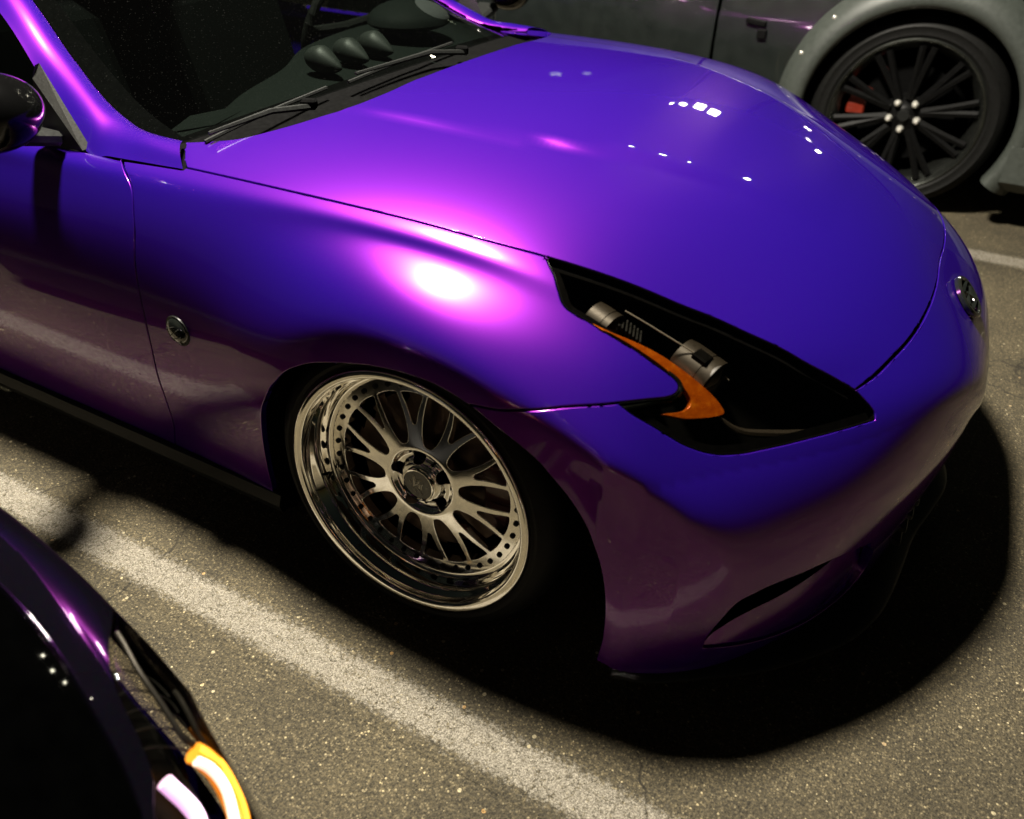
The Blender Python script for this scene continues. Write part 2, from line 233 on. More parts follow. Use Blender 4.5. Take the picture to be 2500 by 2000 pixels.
M=dict(
 purple=paint('purple_paint',(.0030,.0008,.094),(.80,.045,.92)),
 purple2=paint('dark_purple_paint',(.0003,.0001,.0010),(.30,.02,.55),.50,1.40,.010),
 darkreflect=simple('dark_reflection_black',(.0002,.0002,.0002),.04,0,0,noise=.3,nscale=40,spec=.3),  # black base stands in for the dark reflection on the purple hood
 gapblack=simple('seam_black',(.003,.003,.003),.8,spec=0,noise=.2,nscale=90),
 rubber=simple('rubber',(.0045,.0045,.0042),.55,spec=.12,noise=.35,nscale=160,bump=.2),
 trim=simple('black_trim',(.007,.0075,.007),.42,spec=.3,noise=.3,nscale=220,bump=.1),
 satin=simple('satin_grey_trim',(.012,.012,.0105),.42,noise=.2,nscale=300,bump=.1),
 chrome=simple('polished_lip',(.90,.87,.80),.045,1,noise=.05,nscale=30),
 spoke=simple('brushed_spoke',(.92,.90,.85),.095,1,noise=.08,nscale=120),
 dark=simple('dark_metal',(.0025,.0025,.0025),.45,.0,spec=.08,noise=.3,nscale=120),
 rust=simple('brake_iron',(.10,.07,.055),.45,.8,noise=.3,nscale=60),
 redcal=simple('red_caliper',(.12,.012,.005),.35,0,.6,noise=.15,nscale=50),
 oxred=simple('dark_red_caliper',(.05,.006,.005),.4,0,.4,noise=.2,nscale=50),
 lens=glass('smoked_lens',(.60,.57,.52),0,1.5),
 screen=glass('windscreen_glass',(.46,.50,.47),0,1.5,dusty=.006),
 side=glass('dark_side_glass',(.12,.13,.12),0,1.5),
 dash=simple('dash_vinyl',(.0075,.0095,.0085),.6,spec=.02,noise=.25,nscale=500,bump=.35),
 cloth=simple('dark_cloth',(.0025,.003,.0028),.9,spec=0,noise=.3,nscale=300,bump=.3),
 pod=simple('gauge_pod_plastic',(.012,.015,.013),.55,spec=.3,noise=.15,nscale=300,bump=.1),
 bronze=simple('bronze_bezel',(.022,.018,.0125),.45,.3,noise=.12,nscale=200),
 hlblack=simple('headlamp_black',(.0022,.0022,.002),.30,noise=.2,nscale=60,spec=.15),
 suv=simple('dark_grey_green_paint',(.006,.008,.007),.3,0,.5,noise=.15,nscale=15),
 flare=simple('grey_green_flare',(.030,.035,.030),.5,0,.15,noise=.12,nscale=60,bump=.05),
 silver=simple('chrome_nut',(.8,.78,.7),.32,.7,noise=.05,nscale=50),
 mirrorblack=simple('mirror_black',(.0015,.0015,.0015),.12,0,.0,noise=.1,nscale=30,spec=.35),
 glinttube=simple('pale_glint',(.30,.28,.24),.35,.3),  # pale diffuse base in place of the highlight on the bezel
 skin=simple('skin',(.42,.24,.17),.5,noise=.1,nscale=60),
 jacket=simple('dark_jacket',(.012,.012,.014),.85,noise=.3,nscale=120,bump=.4,spec=.1),
 khaki=simple('khaki_trousers',(.16,.11,.08),.85,noise=.2,nscale=140,bump=.3,spec=.1),
 shoe=simple('white_shoe',(.45,.43,.40),.6,noise=.1,nscale=80),
 hair=simple('dark_hair',(.012,.009,.007),.6,noise=.4,nscale=200,bump=.5),
 cap=simple('cap_black',(.012,.013,.011),.22,0,.8,noise=.2,nscale=80),
 glyph=simple('cap_silver',(.75,.72,.62),.3,.9,noise=.1,nscale=80),
 emblem=simple('emblem_black',(.006,.007,.006),.12,0,1,noise=.2,nscale=60),
 pole=simple('galvanised_pole',(.03,.03,.03),.5,.6,noise=.2,nscale=30),
 floods=simple('floodlight_glass',(.8,.8,.8),.4,0,emit=(1,.94,.72),est=60),
 drl=simple('white_light_guide',(.9,.7,.9),.4,0,emit=(.95,.50,1.0),est=2.2),
 drlc=simple('white_light_core',(.9,.9,.9),.4,0,emit=(1,.74,.58),est=2.4),
 turn=simple('amber_light_guide',(.9,.4,.05),.4,0,emit=(1,.27,.0),est=1.2),
 ground=asphalt('asphalt'), line=asphalt('worn_white_paint',True),
)
def amber():
    m,nt,p=newmat('amber_reflector'); tc=N(nt,'ShaderNodeTexCoord'); w=N(nt,'ShaderNodeTexVoronoi',Scale=420.0); L(nt,tc.outputs['Object'],w.inputs['Vector'])
    nz=N(nt,'ShaderNodeTexNoise',Scale=90.0,Detail=2.0); L(nt,tc.outputs['Object'],nz.inputs['Vector'])
    r=ramp(nt,[(.2,(.30,.045,.001)),(.6,(.45,.09,.002)),(.85,(.65,.20,.01))]); L(nt,nz.outputs['Fac'],r.inputs[0]); L(nt,r.outputs[0],p.inputs['Base Color'])
    p.inputs['Roughness'].default_value=.28; p.inputs['Metallic'].default_value=.35
    b=N(nt,'ShaderNodeBump',Strength=.22,Distance=.001); L(nt,w.outputs['Distance'],b.inputs['Height']); L(nt,b.outputs[0],p.inputs['Normal']); return m
M['amber']=amber()
# ------------------------------------------------------------------ object helpers
def tag(o,label=None,cat=None,group=None,kind=None):
    if label:o['label']=label
    if cat:o['category']=cat
    if group:o['group']=group
    if kind:o['kind']=kind
    return o
def empty(name,loc=(0,0,0)):
    o=bpy.data.objects.new(name,None); COL.objects.link(o); o.location=loc; return o
def meshobj(name,verts,faces,mat,parent=None,smooth=True,normals=None,auto=None):
    me=bpy.data.meshes.new(name); me.from_pydata([tuple(map(float,v)) for v in verts],[],[tuple(map(int,f)) for f in faces]); me.update()
    if mat: me.materials.append(mat)
    if smooth: me.polygons.foreach_set('use_smooth',[True]*len(me.polygons))
    if normals is not None: me.normals_split_custom_set_from_vertices([tuple(map(float,n)) for n in normals])
    elif auto is not None: me.set_sharp_from_angle(angle=math.radians(auto))
    o=bpy.data.objects.new(name,me); COL.objects.link(o)
    if parent: o.parent=parent
    return o
class MB:
    def __init__(s): s.v=[];s.f=[]
    def add(s,v,f):
        b=len(s.v); s.v+=[tuple(a) for a in v]; s.f+=[tuple(i+b for i in q) for q in f]; return s
    def lathe(s,prof,seg=64,axis='y',c=(0,0,0),closed=False):
        v=[];n=len(prof)
        for k in range(seg):
            t=2*PI*k/seg; ct,st=math.cos(t),math.sin(t)
            for r,d in prof:
                p=(r*ct,d,r*st) if axis=='y' else ((r*ct,r*st,d) if axis=='z' else (d,r*ct,r*st))
                v.append((p[0]+c[0],p[1]+c[1],p[2]+c[2]))
        f=[]
        for k in range(seg):
            a=k*n;b=((k+1)%seg)*n
            for i in range(n-1): f.append((a+i,a+i+1,b+i+1,b+i))
        return s.add(v,f)
    def box(s,c,h,rot=None,bev=0):
        if bev<=0:
            v=[Vector((x*h[0],y*h[1],z*h[2])) for x in(-1,1) for y in(-1,1) for z in(-1,1)]
            f=[(0,1,3,2),(4,6,7,5),(0,4,5,1),(2,3,7,6),(0,2,6,4),(1,5,7,3)]
        else:
            v=[];idx={}
            for x in(-1,1):
                for y in(-1,1):
                    for z in(-1,1):
                        for a in range(3):
                            q=[x*(h[0]-bev),y*(h[1]-bev),z*(h[2]-bev)]; q[a]=(x,y,z)[a]*h[a]; idx[(x,y,z,a)]=len(v); v.append(Vector(q))
            f=[]
            for a in range(3):
                b,c_=(a+1)%3,(a+2)%3
                for sg in(-1,1):
                    q=[]
                    for (i,j) in((-1,-1),(1,-1),(1,1),(-1,1)):
                        k=[0,0,0];k[a]=sg;k[b]=i;k[c_]=j;q.append(idx[(*k,a)])
                    f.append(q if sg>0 else q[::-1])
            for a in range(3):
                b,c_=(a+1)%3,(a+2)%3
                for i in(-1,1):
                    for j in(-1,1):
                        k0=[0,0,0];k0[a]=-1;k0[b]=i;k0[c_]=j;k1=list(k0);k1[a]=1
                        f.append((idx[(*k0,b)],idx[(*k1,b)],idx[(*k1,c_)],idx[(*k0,c_)]))
            for x in(-1,1):
                for y in(-1,1):
                    for z in(-1,1): f.append((idx[(x,y,z,0)],idx[(x,y,z,1)],idx[(x,y,z,2)]))
        if rot is not None: v=[rot@q for q in v]
        return s.add([tuple(q+Vector(c)) for q in v],f)
    def tube(s,pts,r,seg=10,cap=True):
        pts=[Vector(p) for p in pts]; rr=r if hasattr(r,'__len__') else [r]*len(pts); v=[];up=Vector((0.13,.2,1)).normalized()
        for i,p in enumerate(pts):
            t=(pts[min(i+1,len(pts)-1)]-pts[max(i-1,0)]).normalized(); a=t.cross(up)
            if a.length<.05: a=t.cross(Vector((1,0,0)))
            a.normalize(); b=t.cross(a)
            for k in range(seg):
                w=2*PI*k/seg; v.append(tuple(p+(a*math.cos(w)+b*math.sin(w))*rr[i]))
        f=[(i*seg+k,i*seg+(k+1)%seg,(i+1)*seg+(k+1)%seg,(i+1)*seg+k) for i in range(len(pts)-1) for k in range(seg)]
        if cap: f+=[tuple(range(seg))[::-1],tuple((len(pts)-1)*seg+k for k in range(seg))]
        return s.add(v,f)
    def ball(s,c,r,seg=24,rings=14,shape=None):
        v=[];f=[]
        for i in range(rings+1):
            a=PI*i/rings
            for k in range(seg):
                b=2*PI*k/seg; q=Vector((math.sin(a)*math.cos(b),math.sin(a)*math.sin(b),math.cos(a)))
                q=Vector((q.x*r[0],q.y*r[1],q.z*r[2]))
                if shape: q=shape(q)
                v.append(tuple(q+Vector(c)))
        f=[(i*seg+k,(i+1)*seg+k,(i+1)*seg+(k+1)%seg,i*seg+(k+1)%seg) for i in range(rings) for k in range(seg)]
        return s.add(v,f)
    def obj(s,name,mat,parent=None,smooth=True,auto=35):
        o=meshobj(name,s.v,s.f,mat,parent,smooth,auto=auto if smooth else None)
        bm_fix(o.data); return o
import bmesh
def bm_fix(me):
    bm=bmesh.new(); bm.from_mesh(me); bmesh.ops.remove_doubles(bm,verts=bm.verts,dist=1e-6); bmesh.ops.recalc_face_normals(bm,faces=bm.faces); bm.to_mesh(me); bm.free()
def dup(o,parent=None,mesh=None):
    c=o.copy(); COL.objects.link(c)
    if parent is not None: c.parent=parent
    return c
# ------------------------------------------------------------------ panels cut out of the body surface
def cr(chain,n=6):
    P_=np.array(chain,float)
    if len(P_)<3: 
        t=np.linspace(0,1,n+1)[:,None]; return P_[0]*(1-t)+P_[1]*t
    Q=np.r_[[2*P_[0]-P_[1]],P_,[2*P_[-1]-P_[-2]]]; out=[]
    for i in range(1,len(Q)-2):
        for k in range(n):
            t=k/n; a,b,c,d=Q[i-1:i+3]
            out.append(.5*((2*b)+(c-a)*t+(2*a-5*b+4*c-d)*t*t+(3*b-a-3*c+d)*t**3))
    out.append(P_[-1]); return np.array(out)
def join(*chains):
    out=[]
    for c in chains:
        c=np.array(c,float)
        for p in c:
            if not out or np.abs(np.array(out[-1])-p).max()>1e-4: out.append(tuple(p))
    if np.abs(np.array(out[0])-out[-1]).max()<1e-4: out.pop()
    return np.array(out)
def refine(poly,surf,step=.009):
    p3=surf(poly[:,0],poly[:,1]); out=[]
    n=len(poly)
    for i in range(n):
        j=(i+1)%n; d=np.linalg.norm(p3[i]-p3[j])
        if d<1e-5: continue
        k=max(1,int(math.ceil(d/step)))
        for a in range(k): out.append(poly[i]*(1-a/k)+poly[j]*(a/k))
    return np.array(out)
def inside(pts,poly):
    x,y=pts[:,0],pts[:,1]; c=np.zeros(len(pts),bool); n=len(poly)
    for i in range(n):
        x1,y1=poly[i];x2,y2=poly[(i+1)%n]
        if y1==y2: continue
        m=((y1>y)!=(y2>y)); c^=m&(x<(x2-x1)*(y-y1)/(y2-y1)+x1)
    return c
def cut(polys,surfn,du=1/14,dv=1/10,gap=.0018,depth=.014,center=None,rnd=.0016,skirt=True,step=.009,off=0.0):
    """polys[0]: outline in (u,v); the rest: holes. returns verts,faces,normals"""
    sf=lambda u,v:surfn(u,v)[0]
    B=[refine(np.array(p),sf,step) for p in polys]
    lo,hi=B[0].min(0),B[0].max(0)
    U,V=np.meshgrid(np.arange(math.floor(lo[0]/du),math.ceil(hi[0]/du)+1)*du,np.arange(math.floor(lo[1]/dv),math.ceil(hi[1]/dv)+1)*dv,indexing='ij')
    g=np.c_[U.ravel(),V.ravel()]+1e-5
    k=inside(g,B[0])
    for h in B[1:]: k&=~inside(g,h)
    g=g[k]
    allb=np.concatenate(B)
    # drop lattice points hugging the boundary
    keep=np.ones(len(g),bool); sc=np.array([du,dv])
    for a in range(0,len(g),500):
        d=(((g[a:a+500,None]-allb[None])/sc)**2).sum(2).min(1); keep[a:a+500]=d>.12
    g=g[keep]
    co=np.concatenate([allb,g]); edges=[];s0=0
    for b in B:
        n=len(b); edges+=[(s0+i,s0+(i+1)%n) for i in range(n)]; s0+=n
    r=geometry.delaunay_2d_cdt([Vector((float(a),float(b))) for a,b in co],edges,[],0,1e-7,True)
    vo=np.array([(q.x,q.y) for q in r[0]]); tri=np.array([f for f in r[2] if len(f)==3])
    cen=vo[tri].mean(1); k=inside(cen,B[0])
    for h in B[1:]: k&=~inside(cen,h)
    tri=tri[k]
    used=np.unique(tri); mp=-np.ones(len(vo),int); mp[used]=np.arange(len(used)); vo=vo[used]; tri=mp[tri]
    p,nn=surfn(vo[:,0],vo[:,1])
    # boundary edges
    e=np.concatenate([tri[:,[0,1]],tri[:,[1,2]],tri[:,[2,0]]]); key=np.sort(e,1); _,ix,cnt=np.unique(key,axis=0,return_index=True,return_counts=True)
    be=e[ix[cnt==1]]
    iscen=np.zeros(len(vo),bool)
    if center is not None: iscen=vo[:,1]>=center-2e-3
    fn=np.cross(p[tri[:,1]]-p[tri[:,0]],p[tri[:,2]]-p[tri[:,0]])
    flip=(np.einsum('ij,ij->i',fn,nn[tri[:,0]])<0).sum()>len(tri)/2
    if flip: tri=tri[:,::-1]; be=be[:,::-1]
    # outward direction at boundary verts
    outd=np.zeros_like(p)
    for a,b in be:
        if iscen[a] and iscen[b]: continue
        t=p[b]-p[a]; d=np.cross(t,nn[a]); L_=np.linalg.norm(d)
        if L_<1e-9: continue
        d/=L_; outd[a]+=d; outd[b]+=d
    ln=np.linalg.norm(outd,axis=1); bd=ln>1e-6; outd[bd]/=ln[bd][:,None]
    if center is not None:
        outd[iscen,1]=0; p[iscen,1]=0; nn[iscen,1]=0; nn/=np.linalg.norm(nn,axis=1)[:,None]
    p=p+nn*off
    p[bd]-=outd[bd]*(gap+rnd)
    if not skirt: return p,tri,nn
    bi=np.where(bd)[0]; m1={a:i for i,a in enumerate(bi)}; nb=len(bi); n0=len(p)
    r1=p[bi]+outd[bi]*rnd*.7-nn[bi]*rnd*.3; r2=p[bi]+outd[bi]*rnd-nn[bi]*rnd; r3=p[bi]+outd[bi]*rnd-nn[bi]*depth
    q1=outd[bi]+nn[bi]; q1/=np.linalg.norm(q1,axis=1)[:,None]
    V_=np.concatenate([p,r1,r2,r3]); NN=np.concatenate([nn,q1,outd[bi],outd[bi]]); F=[tuple(t) for t in tri]
    for a,b in be:
        if iscen[a] and iscen[b]: continue
        if a in m1 and b in m1:
            i,j=m1[a],m1[b]
            F+=[(b,a,n0+i,n0+j),(n0+j,n0+i,n0+nb+i,n0+nb+j),(n0+nb+j,n0+nb+i,n0+2*nb+i,n0+2*nb+j)]
    return V_,F,NN
def mirror(V_,F,NN,both=False,cv=None):
    V2=V_*[1,-1,1];N2=NN*[1,-1,1];F2=[tuple(f)[::-1] for f in F]
    if not both: return V2,F2,N2
    n=len(V_); return np.r_[V_,V2],[tuple(f) for f in F]+[tuple(i+n for i in f) for f in F2],np.r_[NN,N2]
def ribbon(poly,surfn,w=.016,d=.009):
    poly=np.array(poly,float); p,nn=surfn(poly[:,0],poly[:,1]); t=np.gradient(p,axis=0); t/=np.linalg.norm(t,axis=1)[:,None]+1e-9
    s=np.cross(t,nn); s/=np.linalg.norm(s,axis=1)[:,None]
    a=p-nn*d+s*w; b=p-nn*d-s*w; n=len(p)
    return np.r_[a,b],[(i,i+1,n+i+1,n+i) for i in range(n-1)],np.r_[nn,nn]
# cut lines of the body panels, as (station, row) on the body surface
UVRAW={"shut": [[3.0155, 6.9306], [3.5467, 6.9161], [4.0524, 6.9172], [4.5692, 6.9425], [5.0942, 6.9704], [5.6161, 6.9883], [6.1365, 6.9667], [6.5178, 6.9619], [6.8895, 6.9588]], "hltop": [[6.8981, 6.9641], [7.4158, 6.955], [7.9304, 6.9499], [8.5003, 6.9476], [9.2012, 6.9832], [9.9455, 6.8538], [10.5365, 6.3909], [11.162, 5.6724], [11.2658, 5.551]], "hoodfront": [[11.2658, 5.551], [11.3746, 5.9581], [11.4469, 6.5121], [11.4916, 6.9506], [11.5018, 7.4106], [11.4893, 7.9728], [11.4625, 8.5917], [11.4191, 9.2371]], "hlrear": [[6.8981, 6.9641], [6.9913, 6.7798], [7.101, 6.5308], [7.1895, 6.1053], [7.2601, 5.7211], [7.3328, 5.5402], [7.4243, 5.4717], [7.6218, 5.4079], [7.8966, 5.2959], [8.2423, 5.2008], [8.589, 5.0393], [8.8776, 4.9362], [9.0145, 4.8547], [9.0912, 4.7553], [9.1161, 4.6335], [9.0832, 4.4777], [8.9495, 4.312], [8.5903, 4.0572], [8.2882, 3.8578]], "hllow": [[8.2882, 3.8578], [8.5594, 3.7803], [8.9477, 3.7324], [9.3652, 3.6655], [9.521, 3.6369], [9.6808, 3.6244], [9.8984, 3.6183], [10.1262, 3.6446], [10.4044, 3.7598], [10.5879, 3.8885], [10.8089, 4.0474], [11.1572, 4.2937], [11.513, 4.486], [11.7941, 4.606]], "hltip": [[11.7941, 4.606], [11.7069, 4.8468], [11.4527, 5.2661], [11.2658, 5.551]], "seam": [[8.2882, 3.8578], [7.7228, 3.45], [7.2702, 2.9957], [6.9982, 2.7101], [6.6623, 2.5069]], "arch": [[3.6308, 0.068], [3.6844, 0.4707], [3.7815, 1.0199], [3.8781, 1.4349], [3.9603, 1.7016], [4.0745, 1.9313], [4.1753, 2.1085], [4.2869, 2.2369], [4.3984, 2.355], [4.519, 2.4264], [4.6991, 2.4877], [4.865, 2.5134], [5.075, 2.5215], [5.2927, 2.5274], [5.4949, 2.5408], [5.704, 2.5542], [5.8974, 2.5683], [6.0949, 2.5792], [6.2745, 2.5798], [6.4616, 2.5546], [6.6623, 2.5069], [6.7392, 2.4809], [6.9954, 2.368], [7.2672, 2.2576], [7.4383, 2.1681], [7.6019, 2.0323], [7.7786, 1.898], [7.9509, 1.7507], [8.1124, 1.5953], [8.2556, 1.4022], [8.3703, 1.2091], [8.4523, 1.0089], [8.5011, 0.7807], [8.51, 0.5333], [8.5021, 0.309]], "door": [[2.423, 6.7754], [2.4682, 6.637], [2.5647, 6.1568], [2.6446, 5.6079], [2.6821, 4.9314], [2.697, 4.3995], [2.6745, 3.7095], [2.6717, 3.2313], [2.6675, 2.7597], [2.6388, 2.1706], [2.5748, 1.5443], [2.5342, 1.0085], [2.4752, 0.5016], [2.3696, 0.1215]], "cowl": [[2.7474, 7.4844], [2.9153, 7.5829], [3.1124, 7.7166], [3.2543, 7.9081], [3.3834, 8.1275], [3.4903, 8.3605], [3.593, 8.5728], [3.6297, 8.8823], [3.6214, 9.0863], [3.6145, 9.2401], [3.625, 9.3823]], "intake_up": [[10.7051, 0.6172], [10.863, 0.9225], [11.0235, 1.1508], [11.2307, 1.2469], [11.4037, 1.3102], [11.6476, 1.354], [11.8866, 1.3873], [12.1269, 1.4317], [12.406, 1.4409], [12.7372, 1.4011], [13.0803, 1.325]], "badge": [[3.044, 2.7062]], "amber": [[7.6067, 5.4921], [7.7415, 5.4597], [7.9158, 5.4539], [8.1091, 5.4774], [8.3156, 5.486], [8.5775, 5.4539], [8.8661, 5.364], [9.1788, 5.2216], [9.508, 5.0258], [9.7226, 4.8586], [9.8647, 4.6971], [9.9231, 4.5951], [9.9073, 4.5021], [9.7809, 4.355], [9.6238, 4.2329], [9.4539, 4.1226], [9.2596, 4.0599], [9.0534, 4.0153], [9.2665, 4.1698], [9.3777, 4.3051], [9.409, 4.4752], [9.3627, 4.6016], [9.248, 4.7377], [9.0526, 4.903], [8.7623, 5.0869], [8.5052, 5.2024], [8.2257, 5.3155], [7.9228, 5.3935], [7.7516, 5.3701]]}
# ------------------------------------------------------------------ shared cut lines
UV={k:[tuple(q) for q in v] for k,v in UVRAW.items()}
c0,s0=np.array(UV['cowl'][0]),np.array(UV['shut'][0]); seamline=[tuple(c0+(s0-c0)*t) for t in (0,.33,.67,1)]
shut=cr(UV['shut']+[(6.8909,6.9032)]); hltop=cr(UV['hltop']); hoodfront=cr(UV['hoodfront']+[(11.37,9.7),(11.36,10.0)])
cowl=cr(UV['cowl']+[(3.63,10.0)])
hlrear=cr(UV['hlrear']); hllow=cr(UV['hllow']); hltip=cr(UV['hltip']); seam=cr(UV['seam'])
arch=cr([(3.60,-.0)]+UV['arch'][0:]+[(8.43,.0)]); ai=int(np.abs(arch-np.array([6.6596,2.5232])).sum(1).argmin())
arch[0]=(3.612,0); archR,archF=arch[:ai+1],arch[ai:]
doorc=cr(UV['door'][:-1]+[(2.345,0.0)])
iup=cr(UV['intake_up']); ilo=cr([(10.6887,.4269),(11.1,.37),(11.63,.28),(12.16,.21),(12.77,.17),(13.25,.22),(13.5,.45),(13.42,.88),(13.1359,1.2144)])
amberp=cr(UV['amber'])
P_hood=join(cr(seamline),shut,hltop,hoodfront,[(11.36,10.0),(3.63,10.0)],cowl[::-1])
P_fender=join(cr([(2.4174,6.7455),(2.73,6.8024),(3.0106,6.845)]),shut,hlrear,seam,archR[::-1],[(3.612,0),(2.345,0)],doorc[::-1])
P_door=join([(0.0,6.76),(1.0,6.775),(2.083,6.7733),(2.4174,6.7455)],doorc,[(2.345,0),(0,0)])
mouth=cr([(14.85,10.0),(14.8,7),(14.6,4),(14.5,2),(14.5,0)])
hf2=hoodfront.copy(); hf2[:,0]+=.045*np.clip(np.arange(len(hf2))/6.,0,1)*np.clip((9.6-hf2[:,1])/2.2,0,1)
P_bumper=join([(11.36,10.0)],hf2[::-1],hltip[::-1],hllow[::-1],seam,archF,[(8.43,0),(11.5,0),(14.5,0)],mouth[::-1])
P_lamp=join(hltop,hltip[::-1],hllow[::-1],hlrear[::-1])
P_intake=join(iup,ilo[::-1])
def shifted(off):
    def f(u,v):
        p,n=SN(u,v); return p+n*off,n
    return f
def both(name,data,mat,parent,label=None):
    a=meshobj(name,*data[:2],mat,parent,normals=data[2]); m=mirror(*data); b=meshobj(name,*m[:2],mat,parent,normals=m[2]); return a,b
# ------------------------------------------------------------------ wheel (built once per style, x forward, z up, outside towards -y)
def plate(polys,z,thick,bev,wob=None):
    def sf(u,v):
        r=np.hypot(u,v); d=z(r); return np.c_[u,d,v],np.tile([0,-1.0,0],(len(u),1))
    return cut(polys,sf,du=.012,dv=.012,gap=0,depth=thick,rnd=bev,step=.005)
def circ(r,n=64,c=(0,0)): return [(c[0]+r*math.cos(2*PI*i/n),c[1]+r*math.sin(2*PI*i/n)) for i in range(n)]
def polar(pts,a0,n=10):
    out=[(r*math.cos(a0+t),r*math.sin(a0+t)) for r,t in pts]; return cr(out+[out[0]],4)[:-1]
def make_wheel(parent,loc,camber):
    rad=math.radians
    big=[(.084,0),(.087,rad(-5.0)),(.095,rad(-7.6)),(.11,rad(-9.4)),(.135,rad(-9.7)),(.16,rad(-8.8)),(.182,rad(-7.6)),(.1878,rad(-6.6)),(.189,rad(0)),(.1878,rad(6.6)),(.182,rad(7.6)),(.16,rad(8.8)),(.135,rad(9.7)),(.11,rad(9.4)),(.095,rad(7.6)),(.087,rad(5.0))]
    small=[(.124,0),(.128,rad(-1.9)),(.14,rad(-3.1)),(.16,rad(-4.9)),(.182,rad(-7.1)),(.1878,rad(-6.4)),(.189,rad(0)),(.1878,rad(6.4)),(.182,rad(7.1)),(.16,rad(4.9)),(.14,rad(3.1)),(.128,rad(1.9))]
    holes=[polar(big,rad(36*k+8)) for k in range(10)]+[polar(small,rad(36*k+26)) for k in range(10)]
    holes+=[circ(.0142,22,(.0548*math.cos(rad(72*k+100)),.0545*math.sin(rad(72*k+100)))) for k in range(5)]
    def zf(r): return .068-.010*np.clip((.19-r)/.12,0,1)**1.3+.012*(1/(1+np.exp((r-.066)/.0022)))-.013*(1/(1+np.exp((r-.047)/.0016)))
    def sf(u,v):
        r=np.hypot(u,v)+1e-9; e=1e-4; d=zf(r); g=(zf(r+e)-zf(r-e))/(2*e)
        ang=np.arctan2(v,u); n=np.c_[g*u/r,-np.ones_like(u),g*v/r]; n/=np.linalg.norm(n,axis=1)[:,None]; return np.c_[u,d,v],n
    V_,F,NN=cut([circ(.2165,160),circ(.030,60)]+holes,sf,du=.0035,dv=.0035,gap=0,depth=.020,rnd=.0017,step=.004)
    w=meshobj('wheel',V_,F,M['spoke'],parent,normals=NN); w.location=loc; w.rotation_euler=(-camber,0,0)
    lip=[(.218,.20),(.215,.10),(.2155,.069),(.2165,.0672),(.223,.0665),(.2255,.063),(.2270,.056),(.2275,.045),(.2290,.036),(.2330,.027),(.2375,.0215),(.2400,.016),(.2408,.009),(.2420,.0035),(.2445,.0008),(.2480,0),(.2550,-.0012),(.2588,-.0004),(.2602,.002),(.2598,.008),(.2585,.012)]
    MB().lathe(lip,160).obj('rim_lip',M['chrome'],w,auto=50)
    MB().lathe([(.257,.009),(.264,.005),(.268,.0065),(.275,.004),(.288,.009),(.300,.020),(.309,.036),(.313,.055),(.3125,.235),(.300,.262),(.262,.27)],128).obj('tyre',M['rubber'],w)
    MB().lathe([(.0,.30),(.214,.29),(.2145,.10)],64).obj('inner_barrel',M['dark'],w)
    MB().lathe([(.02,.105),(.170,.105),(.172,.107),(.172,.125),(.10,.128)],64).obj('brake_disc',M['rust'],w)
    cl=MB()
    for a in (-22,-8,6,20): 
        t=rad(a); cl.box((.152*math.cos(t),.100,.152*math.sin(t)),(.030,.014,.022),Matrix.Rotation(-t,3,'Y'),.006)
    cl.obj('brake_caliper',M['oxred'],w)
    # centre cap
    MB().lathe([(.0290,.0530),(.0300,.0515),(.0318,.0480),(.0340,.0475),(.0352,.0490),(.0358,.060)],64).obj('cap_ring',M['chrome'],w,auto=30)
    cp=MB().lathe([(0.0,.0497),(.0308,.0499),(.0312,.052)],48).obj('centre_cap',M['cap'],w)
    g=MB()
    def stroke(pts,wd=.0006):
        g.tube([(x,.0494,z) for x,z in pts],wd,6)
    # monogram as it reads on the cap: two long crossing curves, a zig-zag letter and two uprights
    stroke([(-.0085,.019),(-.0062,.010),(-.0080,.000),(-.0108,-.006)]); stroke([(-.0108,.0155),(-.0090,.006),(-.0100,-.004)])
    stroke([(-.0062,.0110),(.0085,.0125),(.0015,.0105)]); stroke([(-.0070,.0045),(-.0010,.0055),(.0045,.0110)]); stroke([(-.0105,-.0055),(-.0030,.0000),(.0030,.0078)])
    stroke([(-.0105,-.0060),(-.0020,-.0085),(.0060,-.0125),(.0100,-.0180)]); stroke([(-.0040,-.0078),(.0035,-.0120)])
    stroke([(.0030,-.0075),(.0040,-.0010),(.0050,.0030)]); stroke([(.0075,-.0090),(.0085,.0000),(.0100,.0050)]); stroke([(.0035,-.0035),(.0080,-.0030)])
    stroke([(-.0185,.0050),(-.0170,.0015),(-.0140,-.0010),(-.0160,.0030)]); stroke([(-.0090,-.0120),(-.0060,-.0150),(-.0020,-.0175)])
    g.obj('cap_monogram',M['glyph'],cp,auto=60)
    # small dowel holes of the hub and perimeter bolts
    bm_=MB().lathe([(0,-.0022),(.0026,-.0022),(.0030,-.0014),(.0052,-.0012),(.0056,.0006)],12).obj('bolt',M['dark'],w)
    for k in range(40):
        a=rad(9*k+4.5); o=bm_ if k==0 else dup(bm_,w); o.location=(.2035*math.cos(a),.0664,.2035*math.sin(a))
    hb=MB().lathe([(0,-.001),(.0034,-.001),(.0038,.001)],12).obj('hub_dowel',M['gapblack'],w)
    for k in range(5):
        a=rad(72*k+136); o=hb if k==0 else dup(hb,w); o.location=(.0485*math.cos(a),.0655,.0485*math.sin(a))
    lg=MB().lathe([(0,.088),(.0125,.088),(.0135,.075)],16).obj('lug_seat',M['gapblack'],w)
    for k in range(5):
        a=rad(72*k+100); o=lg if k==0 else dup(lg,w); o.location=(.0545*math.cos(a),0,.0545*math.sin(a))
    vs=MB().tube([(.2255*math.cos(rad(196)),.055,.2255*math.sin(rad(196))),(.214*math.cos(rad(196)),.035,.214*math.sin(rad(196)))],[.0035,.0025],8).obj('valve_stem',M['dark'],w)
    return w
def copy_part_tree(o,parent,flipy=True):
    c=dup(o,parent)
    for ch in list(o.children):
        k=dup(ch,c)
        for g in list(ch.children): dup(g,k)
    return c
